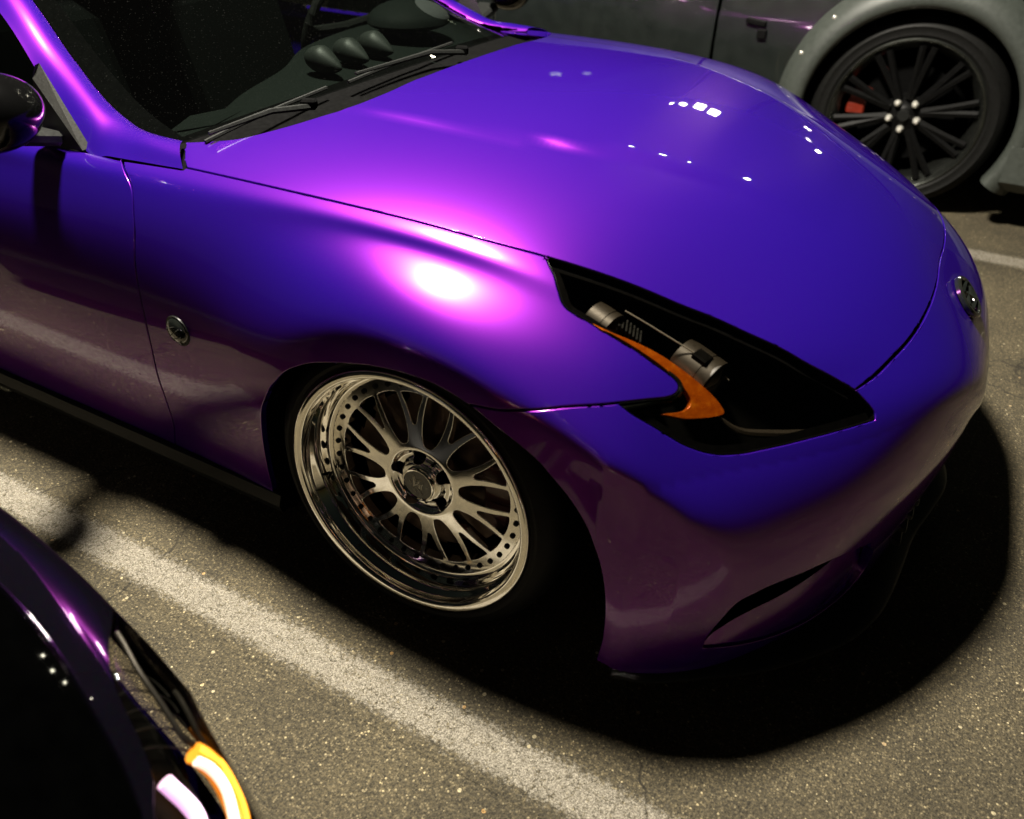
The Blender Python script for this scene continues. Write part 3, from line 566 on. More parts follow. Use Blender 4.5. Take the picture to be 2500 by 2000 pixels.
# ------------------------------------------------------------------ ground
gr=MB().add([(-70,-70,0),(70,-70,0),(70,70,0),(-70,70,0)],[(0,1,2,3)]).obj('asphalt_ground',M['ground'],smooth=False); tag(gr,kind='structure')
def stripe(x0,x1,y0,y1):
    o=MB().add([(x0,y0,.001),(x1,y0,.001),(x1,y1,.001),(x0,y1,.001)],[(0,1,2,3)]).obj('parking_line',M['line'],smooth=False); tag(o,kind='structure'); return o
stripe(-4.2,1.05,-1.145,-1.010); stripe(-4.2,1.55,1.665,1.845)
# ------------------------------------------------------------------ the purple coupe
car=tag(empty('purple_coupe',(0,0,0)),'glossy purple two-door coupe filling the photo, with black smoked headlamp and polished mesh wheel','car')
h=cut([P_hood],SN,center=10.0); hm=mirror(*h,both=True); hood=meshobj('hood',*hm[:2],M['purple'],car,normals=hm[2])
f=cut([P_fender],SN); fenders=both('fender',f,M['purple'],car)
d=cut([P_door],SN); doors=both('door',d,M['purple'],car)
b=cut([P_bumper,P_intake],SN,center=10.0,depth=.02); bmir=mirror(*b,both=True); bumper=meshobj('front_bumper',*bmir[:2],M['purple'],car,normals=bmir[2])
# black seals that close the shut lines from below
sv=[];sfc=[];snn=[]
for pl in (shut,hltop,hoodfront,seam,doorc,cr(seamline),hlrear,hllow,cr([(0,6.77),(1.2,6.77),(2.4,6.75),(3.01,6.84)])):
    V_,F,NN=ribbon(pl,SN,.014,.012)
    for (A,B_,C_) in ((V_,F,NN),mirror(V_,F,NN)):
        k=len(sv); sv+=list(map(tuple,A)); sfc+=[tuple(i+k for i in q) for q in B_]
meshobj('door_seal',sv,sfc,M['gapblack'],car)
# headlamps
def headlamp(sgn):
    mr=(lambda D:D) if sgn<0 else (lambda D:mirror(*D))
    D=mr(cut([P_lamp],SN,gap=.0006,skirt=False,off=-.0016)); lens=meshobj('headlight',*D[:2],M['lens'],car,normals=D[2])
    V_,F,NN=cut([P_lamp],shifted(-.001),gap=.0,depth=.085,rnd=.0005); nt_=max(max(t) for t in F)
    n0=len(V_)
    Vb,Fb,Nb=cut([P_lamp],shifted(-.080),gap=-.012,skirt=False)
    wall=[q for q in F if len(q)==4]; Vw=np.r_[V_,Vb]; Fw=wall+[tuple(i+n0 for i in q) for q in Fb]
    if sgn>0: Vw=Vw*[1,-1,1]
    meshobj('lamp_housing',Vw,Fw,M['hlblack'],lens,smooth=False)
    # dark border of the lens: a band of solid black printed glass along the upper and lower rim
    cenuv=np.array([9.3,5.4]); 
    inner=[]
    for q in P_lamp:
        inner.append(q)
    D=mr(cut([amberp],shifted(-.005),gap=0,depth=.012,rnd=.001)); meshobj('side_marker',*D[:2],M['amber'],lens,normals=D[2])
    rim=cr([(8.2866,3.7568),(8.62,3.99),(8.9489,4.2743),(9.12,4.44),(9.17,4.62),(9.14,4.80),(9.03,4.92),(8.86,5.0)])
    p,nn=SN(rim[:,0],rim[:,1]); pts=p-nn*.007
    if sgn>0: pts=pts*[1,-1,1]
    MB().tube(pts,.0048,8).obj('marker_rim',M['emblem'],lens)
    for (uv_,L_,R_,tw,sc) in (((7.84,6.10),.022,.034,-.25,1),((9.36,5.84),.036,.041,-.30,1)):
        p,nn=SN(np.array([uv_[0]]),np.array([uv_[1]])); c=Vector(p[0]-nn[0]*.052); c.y*=1 if sgn<0 else -1
        rot=Matrix.Rotation(tw if sgn<0 else -tw,3,'Z')@Matrix.Rotation(.22,3,'Y')
        mb=MB().lathe([(R_*.86,-L_),(R_,-L_+.002),(R_,L_*.35),(R_*.97,L_*.38),(R_*.97,L_*.42),(R_,L_*.45),(R_,L_-.001),(R_*.90,L_)],40,'x')
        mb.v=[tuple(rot@Vector(q)+c) for q in mb.v]; pr_=mb.obj('projector',M['bronze'],lens,auto=30)
        mb=MB().lathe([(0,L_+.012),(R_*.5,L_+.010),(R_*.82,L_+.001)],32,'x'); mb.v=[tuple(rot@Vector(q)+c) for q in mb.v]; mb.obj('projector_glass',M['cap'],pr_)
        if L_>.03:
            mb=MB().box((.004,-.010*(1 if sgn<0 else -1),R_*.93),(.014,.012,.006),None,.002); mb.v=[tuple(rot@Vector(q)+c) for q in mb.v]; mb.obj('sensor_window',M['hlblack'],pr_)
    for i in range(7):
        p,nn=SN(np.array([8.08+.06*i]),np.array([6.10-.05*i])); c=Vector(p[0]-nn[0]*.050); c.y*=1 if sgn<0 else -1
        MB().box(tuple(c),(.0016,.018,.026),Matrix.Rotation(.3,3,'Z'),.0005).obj('reflector_fin',M['trim'],lens)
    ridge=cr([(8.0,6.55),(8.5,6.42),(9.1,6.22),(9.5,5.98),(9.75,5.65)]); p,nn=SN(ridge[:,0],ridge[:,1]); pts=p-nn*.018
    if sgn>0: pts=pts*[1,-1,1]
    MB().tube(pts,.0013,6).obj('bezel_glint',M['glinttube'],lens)  # pale tube drawn as the highlight along the lens's inner edge
    low=cr([(9.95,4.50),(10.3,4.30),(10.7,4.35),(11.1,4.42),(11.35,4.50)]); p,nn=SN(low[:,0],low[:,1]); pts=p-nn*.022
    if sgn>0: pts=pts*[1,-1,1]
    MB().tube(pts,[.002+.005*math.sin(PI*i/(len(pts)-1))**.7 for i in range(len(pts))],8).obj('reflector_blade',M['bronze'],lens)
    return lens
headlamp(-1); headlamp(1)
# intake recess panel, lower lip and splitter
def inset(u,v):
    p,n=SN(u,v); vl=np.interp(u,[10.7,11.6,12.5,13.4],[.42,.28,.18,.15]); vh=np.interp(u,[10.7,11.0,11.4,12.5,13.2],[.45,.95,1.13,1.28,1.28])
    t=np.clip((v-vl)/np.maximum(vh-vl,.05),0,1.1); d=.006+.034*t**1.3; return p-n*d[:,None],n
P_in2=join(cr([(10.76,.44),(11.02,.60),(11.4,.72),(11.9,.80),(12.46,.92),(12.9,1.02),(13.2,1.10),(13.42,.88)]),cr([(13.5,.45),(13.25,.22),(12.77,.17),(12.16,.21),(11.63,.28),(11.1,.37),(10.6887,.4269)]))
V_,F,NN=cut([P_in2],inset,gap=-.004,skirt=False); 
fn=np.zeros_like(V_); Fa=np.array(F); c_=np.cross(V_[Fa[:,1]]-V_[Fa[:,0]],V_[Fa[:,2]]-V_[Fa[:,0]])
for j in range(3): np.add.at(fn,Fa[:,j],c_)
fn/=np.linalg.norm(fn,axis=1)[:,None]+1e-9
both('intake_panel',(V_,[tuple(q) for q in F],fn),M['purple'],car)
V_,F,NN=cut([P_intake],shifted(-.075),gap=-.03,skirt=False); both('intake_liner',(V_,[tuple(q) for q in F],NN),M['hlblack'],car)
so=[(.44,-.898),(.50,-.878),(.572,-.832),(.672,-.758),(.745,-.686),(.808,-.608),(.848,-.525),(.868,-.44),(.880,-.35),(.893,-.24),(.918,-.14),(.940,-.05),(.945,0)]
so=cr(so,5); so=np.r_[so,(so*[1,-1])[::-1][1:]]
v=[];ns=len(so)
for k_,(x,y) in enumerate(so):
    nx=np.array([x-.2,y*.9]); nx/=np.linalg.norm(nx); 
    for (dx,z) in ((-.20,.112),(-.045,.108),(-.006,.094),(0,.088),(-.002,.080),(-.03,.074),(-.25,.074)): v.append((x+nx[0]*dx,y+nx[1]*dx,z))
fc=[(i*7+j,i*7+j+1,(i+1)*7+j+1,(i+1)*7+j) for i in range(ns-1) for j in range(6)]
meshobj('splitter',v,fc,M['trim'],car,auto=40); bm_fix(car.children[-1].data) if False else None
# mouth: dark mesh of horizontal bars behind the opening
mm=MB(); mm.box((.70,0,.23),(.03,.44,.13)); mm.obj('mouth_back',M['gapblack'],car,smooth=False)
sl=MB().box((0,0,0),(.010,.34,.006),None,.002).obj('grille_slat',M['trim'],car)
for k in range(5):
    o=sl if k==0 else dup(sl,car); o.location=(.85,0,.135+.038*k)
# side skirts, floor, firewall, wheel tubs
for s_ in (-1,1):
    MB().add([(x,s_*y,z) for x in(-1.9,-.36) for (y,z) in((.835,.138),(.858,.130),(.868,.105),(.862,.085),(.80,.080))],[(i,i+1,i+6,i+5) for i in range(4)]).obj('side_skirt',M['trim'],car,auto=20)
    tub=MB(); seg=28
    pr=[]
    for i in range(seg+1):
        a=-PI*.12+PI*1.24*i/seg; pr.append((.035+.395*math.cos(a),.245+.375*math.sin(a)))
    vv_=[(x,s_*yy,z) for yy in(.862,.50) for x,z in pr]; n=len(pr)
    tub.add(vv_,[(i,i+1,n+i+1,n+i) for i in range(n-1)]); tub.add([(-.45,s_*.5,.05),(.5,s_*.5,.05),(.5,s_*.5,.66),(-.45,s_*.5,.66)],[(0,1,2,3)])
    tub.obj('wheel_arch_liner',M['gapblack'],car)
MB().box((-.9,0,.13),(.52,.80,.02)).box((.10,0,.13),(.60,.50,.02)).obj('underbody',M['gapblack'],car,smooth=False)
MB().box((-.62,0,.45),(.02,.76,.30)).obj('firewall',M['gapblack'],car,smooth=False)
# repeater badge on the fender
def disc_on(u,v,name,parent,sgn=-1):
    p,n=SN(np.array([u]),np.array([v])); n=Vector(n[0]); p=Vector(p[0]); 
    if sgn>0: n.y*=-1; p.y*=-1
    q=Vector((0,-1,0)).rotation_difference(n).to_matrix().to_4x4(); q.translation=p; return q
for s_ in (-1,1):
    q=disc_on(*UV['badge'][0],'x',car,s_)
    b1=MB().lathe([(0,-.011),(.010,-.0108),(.020,-.009),(.0262,-.005),(.0285,.0),(.029,.004)],40).obj('side_repeater',M['emblem'],car); b1.matrix_world=q
    g=MB(); 
    for (x0,z0,x1,z1) in ((-.016,-.012,.016,.012),(-.020,.004,.004,.014),(-.006,-.016,.018,-.004)): g.tube([(x0,-.0105,z0),(x1,-.0105,z1)],.0009,6)
    g.obj('repeater_rib',M['satin'],b1)
    MB().lathe([(.0285,-.0015),(.0312,-.002),(.0325,.001),(.0325,.004)],40).obj('repeater_rim',M['satin'],b1,auto=40)
# nose emblem: ring with a folded band
p,n=SN(np.array([12.24]),np.array([9.85])); nv=Vector((n[0][0],0,n[0][2])).normalized(); pv=Vector((p[0][0],-.018,p[0][2]))+nv*.007
q=Vector((0,-1,0)).rotation_difference(nv).to_matrix().to_4x4()
zax=(Vector((0,0,1))-nv*nv.z).normalized(); xax=zax.cross(-nv).normalized()*1.0
q=Matrix((( xax.x,-nv.x,zax.x,pv.x),(xax.y,-nv.y,zax.y,pv.y),(xax.z,-nv.z,zax.z,pv.z),(0,0,0,1)))
em=MB()
seg=56; prof=[(-.0045,.004),(-.006,-.003),(-.003,-.0065),(.003,-.0065),(.006,-.003),(.0055,.004)]
v=[(( .050+a)*math.cos(2*PI*k/seg),d_,(.040+a)*math.sin(2*PI*k/seg)) for k in range(seg) for a,d_ in prof]; npf=len(prof)
em.add(v,[(k*npf+i,k*npf+i+1,((k+1)%seg)*npf+i+1,((k+1)%seg)*npf+i) for k in range(seg) for i in range(npf-1)])
emb=em.obj('nose_emblem',M['emblem'],car); emb.matrix_world=q
zb=MB()
def bar(x0,z0,x1,z1,w):
    dx,dz=x1-x0,z1-z0; l=math.hypot(dx,dz); nx,nz=-dz/l*w,dx/l*w
    v=[];
    for (x,z) in((x0,z0),(x1,z1)):
        for (o_,y) in((-1,.002),(-.7,-.005),(.0,-.0075),(.7,-.005),(1,.002)): v.append((x+nx*o_,y,z+nz*o_))
    zb.add(v,[(i,i+1,i+6,i+5) for i in range(4)]+[(0,1,2,3,4)[::-1],(5,6,7,8,9)])
bar(-.036,.018,.030,.024,.006); bar(.026,.022,-.024,-.022,.007); bar(-.028,-.024,.036,-.016,.006); bar(-.040,.004,-.004,-.012,.005); bar(.004,.012,.040,-.002,.005)
zb.obj('emblem_band',M['emblem'],emb)
# wheels
cam_w=math.radians(4.6)
wR=make_wheel(car,(0,-.892,.3135),cam_w)
wL=copy_part_tree(wR,car); wL.location=(0,.892,.3135); wL.rotation_euler=(cam_w,0,PI)
# ------------------------------------------------------------------ cabin of the coupe
def loft(rows,per=8):
    """smooth grid through rows of points"""
    R=np.array(rows,float); R2=np.array([cr(r,per) for r in R]); R3=np.array([cr(R2[:,j],per) for j in range(R2.shape[1])]).transpose(1,0,2)
    a,b=R3.shape[:2]; return R3.reshape(-1,3),[(i*b+j,i*b+j+1,(i+1)*b+j+1,(i+1)*b+j) for i in range(a-1) for j in range(b-1)],R3
belt=np.array([[3.00,6.87],[2.70,6.84],[2.30,6.80],[2.083,6.80]]); bp_,bn_=SN(belt[:,0],belt[:,1])
inn=[(-.608,-.703,.812),(-.698,-.700,.815),(-.766,-.685,.824),(-.856,-.665,.853),(-.981,-.630,.919),(-1.100,-.600,1.008),(-1.30,-.555,1.125),(-1.52,-.52,1.205),(-1.85,-.50,1.235)]
out=[tuple(bp_[0]),tuple(bp_[1]),tuple(bp_[2]),tuple(bp_[3]),(-.940,-.735,.892),(-1.083,-.690,.996),(-1.32,-.635,1.11),(-1.55,-.60,1.165),(-1.85,-.59,1.19)]
# first inner point sits on the fender panel
p0,_=SN(np.array([c0[0]-.012]),np.array([c0[1]])); inn[0]=tuple(p0[0])
rows=[]
for i,(a,b_) in enumerate(zip(inn,out)):
    a=np.array(a);b_=np.array(b_); e=b_-a; t_=np.array(inn[min(i+1,8)])-np.array(inn[max(i-1,0)]); t_/=np.linalg.norm(t_)
    nrm=np.cross(t_,e); nrm/=np.linalg.norm(nrm); nrm*=np.sign(nrm[2]); bl=np.linalg.norm(e)*np.interp(i,[0,1,3,8],[.14,.17,.20,.22])
    rows.append([tuple(a-nrm*.004),tuple(a+e*.12+nrm*bl*.55),tuple(a+e*.38+nrm*bl*1.0),tuple(a+e*.68+nrm*bl*.85),tuple(b_+nrm*.0)])
V_,F,G=loft(rows,8)
du_=np.gradient(G,axis=0); dv_=np.gradient(G,axis=1); nn=np.cross(du_,dv_).reshape(-1,3); nn/=np.linalg.norm(nn,axis=1)[:,None]; nn*=np.sign((nn*np.array([0,-1,1])).sum(1))[:,None]
a_=np.array(F); fnm=np.cross(V_[a_[:,1]]-V_[a_[:,0]],V_[a_[:,2]]-V_[a_[:,0]])
if (np.einsum('ij,ij->i',fnm,nn[a_[:,0]])<0).sum()>len(a_)/2: F=[tuple(q)[::-1] for q in F]
both('windscreen_pillar',(V_,F,nn),M['purple'],car)
# windscreen
def wsx(i,t):
    e=[(-.655,-.715,.800),(-.77,-.69,.818),(-.86,-.668,.848),(-.981,-.633,.912),(-1.100,-.603,1.001),(-1.30,-.558,1.118),(-1.52,-.523,1.198)][i]
    c=[(-.500,0,.862),(-.60,0,.918),(-.70,0,.968),(-.85,0,1.038),(-1.00,0,1.105),(-1.20,0,1.182),(-1.42,0,1.236)][i]
    s=abs(t)**2.2; return (e[0]*s+c[0]*(1-s),e[1]*-t if t>0 else e[1]*-t, e[2]*s+c[2]*(1-s))
rows=[[wsx(i,t) for t in np.linspace(-1,1,13)] for i in range(7)]
V_,F,G=loft(rows,5); meshobj('windscreen',V_,F,M['screen'],car)
# black frit band along the lower and side edges, just under the glass
nr_,nc_=G.shape[:2]; fb=[]
for i in range(nr_-1):
    for j in range(nc_-1):
        if i<1 or j<2 or j>nc_-4: fb.append((i*nc_+j,i*nc_+j+1,(i+1)*nc_+j+1,(i+1)*nc_+j))
meshobj('screen_frit',V_-np.array([0,0,.004]),fb,M['gapblack'],car)
# cowl tray between the hood and the glass
cp_,_=SN(cowl[:,0],cowl[:,1]); n=len(cp_); half=[]
base=[]
for k in range(n):
    t=abs(cp_[k][1])/.72; base.append(np.array(wsx(0,min(1,t)))*[1,-1,1])
A=cp_-np.array([-.03,0,.022]); Bp=np.array([A[k]*.55+np.array(base[k])*.45-np.array([0,0,.014]) for k in range(n)]); Cc=np.array(base)-np.array([-.0,0,.003])
Vt=np.r_[A,Bp,Cc]; Ft=[(i+a*n,i+1+a*n,n+i+1+a*n,n+i+a*n) for i in range(n-1) for a in (0,1)]
both('cowl_tray',(Vt,Ft,np.tile([0,0,1.],(len(Vt),1))),M['gapblack'],car)
# roof, rear deck, side glass
MB().add([(-1.50,-.54,1.20),(-1.42,0,1.238),(-1.50,.54,1.20),(-2.0,-.52,1.245),(-2.0,0,1.27),(-2.0,.52,1.245),(-2.9,-.50,1.0),(-2.9,0,1.05),(-2.9,.5,1.0)],[(0,1,4,3),(1,2,5,4),(3,4,7,6),(4,5,8,7)]).obj('roof',M['purple'],car)
for s_ in (-1,1):
    MB().add([(-.80,s_*.775,.80),(-1.60,s_*.785,.80),(-2.4,s_*.77,.82),(-2.2,s_*.60,1.16),(-1.55,s_*.605,1.16),(-1.083,s_*.685,.99),(-.94,s_*.728,.89)],[(0,1,4,5,6),(1,2,3,4)]).obj('side_window',M['side'],car,smooth=False)
    MB().add([(-1.60,s_*.845,.12),(-1.60,s_*.892,.43),(-1.60,s_*.868,.72),(-1.60,s_*.797,.798),(-3.2,s_*.80,.12),(-3.2,s_*.86,.43),(-3.2,s_*.84,.75),(-3.2,s_*.72,.86)],[(i,i+1,i+5,i+4) for i in range(3)]).obj('rear_quarter',M['purple'],car)
    MB().add([(-2.2,s_*.60,1.16),(-2.4,s_*.77,.82),(-3.2,s_*.72,.86),(-2.9,s_*.50,1.0),(-2.0,s_*.52,1.245)],[(0,1,2,3,4)]).add([(-1.6,s_*.797,.798),(-2.4,s_*.77,.82),(-3.2,s_*.72,.86)],[(0,1,2)]).obj('rear_pillar',M['purple'],car,smooth=False)
    # sail and mirror
    MB().add([(-.862,s_*.790,.940),(-.866,s_*.800,.918),(-.780,s_*.800,.797),(-.930,s_*.806,.782),(-.900,s_*.803,.80),(-.862,s_*.780,.942),(-.775,s_*.785,.800),(-.93,s_*.79,.785)],[(0,1,2,6,5),(1,4,3,2),(5,6,7)]).obj('mirror_sail',M['satin'],car,smooth=False)
    def egg(q): 
        return Vector((q.x*(1.0 if q.x>0 else .75),q.y*(1-.15*(q.x/.06)),q.z*(1+.12*(q.y*s_/.12))))
    mi=MB().ball((-.785,s_*.945,.900),(.080,.098,.066),32,20,egg).obj('door_mirror',M['mirrorblack'],car)
    MB().box((-.85,s_*.865,.830),(.040,.06,.014),Matrix.Rotation(s_*.25,3,'X'),.008).obj('mirror_foot',M['trim'],mi)
# wipers
def wiper(pts,arm):
    w=MB().tube(pts,[.004]*len(pts),6); 
    o=w.obj('wiper',M['trim'],car); 
    MB().tube([tuple(Vector(q)+Vector((.006,0,.008))) for q in arm],[.007,.006,.0035],6).obj('wiper_arm',M['trim'],o)
    MB().box(tuple(Vector(arm[0])+Vector((0,0,.012))),(.016,.011,.010),Matrix.Rotation(.5,3,'Z'),.004).obj('wiper_pivot',M['gapblack'],o)
wiper([(-.545,-.705,.828),(-.535,-.62,.842),(-.525,-.50,.855),(-.515,-.38,.866)],[(-.470,-.490,.850),(-.505,-.57,.853),(-.542,-.700,.836)])
wiper([(-.490,-.335,.872),(-.486,-.22,.880),(-.484,-.08,.885),(-.495,.10,.885)],[(-.440,.060,.868),(-.470,-.05,.882),(-.486,-.32,.880)])
# dash, gauge pods, binnacle, steering wheel, seats
dz=.012
dpts=[(-.60,-.66,.812),(-.56,-.55,.826),(-.52,-.3,.846),(-.50,0,.852),(-.52,.3,.846),(-.56,.55,.826),(-.60,.66,.812)]
dback=[(-.75,-.70,.800),(-.655,-.60,.815),(-.70,-.42,.838),(-.755,-.22,.848),(-.86,.0,.855),(-.90,.32,.86),(-.90,.66,.84)]
rows=[[tuple(Vector(a)-Vector((0,0,.02))) for a in dpts],[tuple((Vector(a)*.5+Vector(b_)*.5)) for a,b_ in zip(dpts,dback)],[tuple(Vector(b_)) for b_ in dback],[tuple(Vector(b_)+Vector((-.03,0,-.03))) for b_ in dback],[tuple(Vector(b_)+Vector((-.02,0,-.22))) for b_ in dback]]
V_,F,G=loft(rows,6); dash=meshobj('dashboard',V_,F,M['dash'],car)
for (x,y) in ((-.635,-.240),(-.640,-.130),(-.645,-.022)):
    def tear(q):
        q=q*.84; t=q.x/.052; k=1-.55*max(0,t)**1.4; return Vector((q.x*1.0,q.y*k,q.z*k-.014*max(0,t)))
    MB().ball((x,y,.885),(.062,.036,.036),32,20,tear).obj('gauge_pod',M['pod'],dash)
MB().ball((-.73,.25,.895),(.11,.13,.055),32,16,lambda q:Vector((q.x,q.y,q.z*(1 if q.z>0 else .4)))).obj('instrument_hood',M['dash'],dash)
MB().add([(-.70,-.66,.810),(-.63,-.60,.822),(-.64,-.46,.836),(-.72,-.58,.822)],[(0,1,2,3)]).obj('demister_grille',M['dash'],dash,smooth=False)
sw=MB(); ring=[(0,.18*math.cos(2*PI*k/40),.18*math.sin(2*PI*k/40)) for k in range(41)]
sw.tube(ring,.014,10,False); sw.tube([(0,-.17,0),(0,0,-.01),(0,.17,0)],.016,8); sw.tube([(0,0,0),(.0,0,-.17)],.016,8)
so_=sw.obj('steering_wheel',M['trim'],car); so_.location=(-1.05,.36,.84); so_.rotation_euler=(0,.4,0)
for s_ in (-1,1):
    MB().box((-1.50,s_*.36,.60),(.10,.23,.34),Matrix.Rotation(-.28,3,'Y'),.07).box((-1.22,s_*.36,.36),(.26,.23,.08),None,.05).box((-1.62,s_*.36,.98),(.05,.13,.09),Matrix.Rotation(-.28,3,'Y'),.03).obj('seat',M['cloth'],car)
MB().box((-1.9,0,.55),(.02,.76,.34)).obj('rear_bulkhead',M['gapblack'],car,smooth=False)
# ------------------------------------------------------------------ the dark car in the foreground (lit front corner)
fg=tag(empty('dark_coupe',(0,0,0)),'dark purple car in the near corner, amber indicator and white light strip lit','car')
P_l2=join(cr([(7.35,3.12),(7.76,3.64),(8.12,3.86),(8.52,3.87),(8.87,3.82),(9.33,3.78),(9.7,3.90),(10.1,3.85),(10.38,3.5),(10.42,2.8),(10.2,2.0),(9.8,1.62),(9.35,1.85),(8.85,2.28),(8.3,2.76),(7.7,2.98),(7.35,3.12)]))
top2=cr([(0,5.3),(3.0,5.0),(5.0,4.85),(6.7,4.62),(7.6,4.5),(8.4,4.35),(9.2,4.15),(9.8,4.12),(10.4,4.3),(11.0,4.9),(11.35,5.62)])  # hood edge set where the purple fades into its dark reflection
P_hood2=join(top2,cr([(11.35,5.62),(11.5,6.6),(11.5,7.6),(11.45,8.8),(11.36,10)]),[(3.63,10.0)],cowl[::-1][0:],[(2.7,7.29),(0,7.29)])
flank=cr([(11.35,5.62),(11.32,4.0),(11.25,2.0),(11.2,0)])
P_f2=join(top2,flank,[(11.2,0),(8.43,0)],archF[::-1],archR[::-1],[(3.612,0),(0,0),(0,5.3)])
P_b2=join(cr([(11.36,10),(11.45,8.8),(11.5,7.6),(11.5,6.6),(11.35,5.62)]),flank,[(11.2,0),(14.5,0)],mouth[::-1])
def nearfar(name,data,mat):
    a=mirror(*data); A=meshobj(name,*a[:2],mat,fg,normals=a[2]); B=meshobj(name,*data[:2],mat,fg,normals=data[2]); return A,B
D=mirror(*cut([P_hood2],SN,du=1/8,dv=1/7,center=10.0),both=True); meshobj('hood',*D[:2],M['darkreflect'],fg,normals=D[2])  # dark reflection put into the hood colour; the paint itself is purple
nearfar('fender',cut([P_f2,P_l2],SN,du=1/8,dv=1/7),M['purple2'])
D=mirror(*cut([P_b2],SN,du=1/8,dv=1/7,center=10.0),both=True); meshobj('front_bumper',*D[:2],M['purple2'],fg,normals=D[2])
def l2(sgn):
    Dl=cut([P_l2],SN,du=1/8,dv=1/7,gap=.002,depth=.02,off=.001); Dl=mirror(*Dl) if sgn>0 else Dl
    ln=meshobj('headlight',*Dl[:2],M['lens'],fg,normals=Dl[2])
    Vb,Fb,Nb=cut([P_l2],shifted(-.05),du=1/6,dv=1/5,gap=-.02,skirt=False); Vb=Vb*([1,-1,1] if sgn>0 else [1,1,1]); meshobj('lamp_housing',Vb,Fb,M['hlblack'],ln)
    def line(name,uvs,dep,r,mat):
        u=cr(uvs,8); p,nn=SN(u[:,0],u[:,1]); pts=p-nn*dep; 
        if sgn>0: pts=pts*[1,-1,1]
        return MB().tube(pts,r,10).obj(name,mat,ln)
    line('indicator_guide',[(9.22,3.10),(9.33,2.96),(9.48,2.82),(9.70,2.70),(9.96,2.62),(10.2,2.60)],.010,.0120,M['turn'])
    line('indicator_core',[(9.34,3.16),(9.46,3.00),(9.60,2.90),(9.80,2.82),(10.1,2.78)],.003,.0055,M['drlc'])
    line('daylight_guide',[(9.42,3.62),(9.55,3.52),(9.72,3.38),(9.90,3.26),(10.15,3.20)],.006,.0085,M['drl'])
    line('inner_rail',[(7.55,3.22),(8.0,3.34),(8.5,3.28),(8.95,3.18),(9.12,3.05)],.012,.0035,M['satin'])
    line('reflector_edge',[(8.3,2.95),(8.8,2.72),(9.3,2.42),(9.8,2.15)],.012,.003,M['satin'])
    for k in range(5): line('reflector_arc',[(8.0+.24*k,3.72),(7.95+.26*k,3.45),(8.1+.26*k,3.1),(8.3+.26*k,2.9)],.02,.0012,M['trim'])
l2(1); l2(-1)
tubs=[o for o in car.children if o.name.startswith('wheel_arch_liner')]
for o in tubs: dup(o,fg)
MB().box((-.3,0,.12),(1.1,.70,.02)).box((.70,0,.24),(.03,.62,.13)).obj('underbody',M['gapblack'],fg,smooth=False)
w2=MB().lathe([(.0,.06),(.05,.03),(.20,.05),(.23,.0),(.25,.0),(.26,.01),(.30,.01),(.33,.04),(.33,.24),(.2,.25)],64).obj('wheel',M['dark'],fg); w2.location=(.03,-.88,.33)
w3=dup(w2,fg); w3.location=(.03,.88,.33); w3.rotation_euler=(0,0,PI)
MB().add([(-.62,-.70,.81),(-.50,0,.86),(-.62,.70,.81),(-1.5,-.52,1.2),(-1.42,0,1.24),(-1.5,.52,1.2),(-2.4,-.5,1.1),(-2.4,0,1.15),(-2.4,.5,1.1),(-2.4,-.8,.8),(-2.4,.8,.8),(-.9,-.79,.79),(-.9,.79,.79)],[(0,1,4,3),(1,2,5,4),(3,4,7,6),(4,5,8,7),(0,3,6,9,11),(2,12,10,8,5)]).obj('cabin',M['hlblack'],fg)
fg.location=(-.35,-2.30,0); fg.scale=(1,1,.85); fg.rotation_euler=(0,0,-.05)
# ------------------------------------------------------------------ the grey car behind
sv_=tag(empty('grey_suv',(0,0,0)),'dark grey car behind the purple one, pale wheel-arch flare, black wheel, red caliper','car')
WX,WZ=.545,.40
def sideY(z): return 2.13+.05*np.clip((z-.62)/.5,0,2)**1.5*1.5+.03*np.clip((.45-z)/.3,0,1)**2
def suvS(x,z):
    x=np.asarray(x,float);z=np.asarray(z,float); y=sideY(z)+.0*x; g=(sideY(z+.001)-sideY(z-.001))/.002; n=np.c_[0*x,-np.ones_like(x),g]; n/=np.linalg.norm(n,axis=1)[:,None]; return np.c_[x,y,z],n
def arcp(R,a0,a1,n=40): return [(WX+R*math.cos(a0+(a1-a0)*i/n),WZ+R*math.sin(a0+(a1-a0)*i/n)) for i in range(n+1)]
ar=arcp(.44,math.radians(-20),math.radians(200))
fe=[(1.45,.25),(1.5,.5),(1.45,.98),(-.33,1.04),(-.335,.7),(-.32,.25)]
Pf=[(1.0,.25)]+[ar[0]]+ar[1:]+[(.10,.25),(-.32,.25),(-.335,.6),(-.33,1.04),(1.45,.98),(1.5,.5),(1.45,.25)]
def sp(name,poly,mat=M['suv']):
    V_,F,NN=cut([poly],suvS,du=.04,dv=.04,gap=.002,depth=.02,step=.03); return meshobj(name,V_,F,mat,sv_,normals=NN)
sp('fender',Pf); sp('door',[(-.345,.25),(-.345,1.04),(-1.5,1.06),(-1.5,.25)]); sp('rear_door',[(-1.51,.25),(-1.51,1.06),(-2.5,1.08),(-2.5,.25)])
MB().add([(x,y,z) for x in(-2.6,1.45) for (y,z) in((2.20,1.03),(2.45,1.10),(3.1,1.16),(3.7,1.10),(3.95,1.0),(4.0,.3))],[(i,i+1,i+7,i+6) for i in range(5)]).obj('hood',M['suv'],sv_)
MB().add([(1.45,2.2,.25),(1.5,2.2,.5),(1.45,2.2,1.03),(1.75,3.1,.25),(1.8,3.1,.6),(1.7,3.1,1.1),(1.45,4.0,.25),(1.5,4.0,.5),(1.45,4.0,1.0)],[(0,1,4,3),(1,2,5,4),(3,4,7,6),(4,5,8,7)]).obj('front_bumper',M['suv'],sv_)
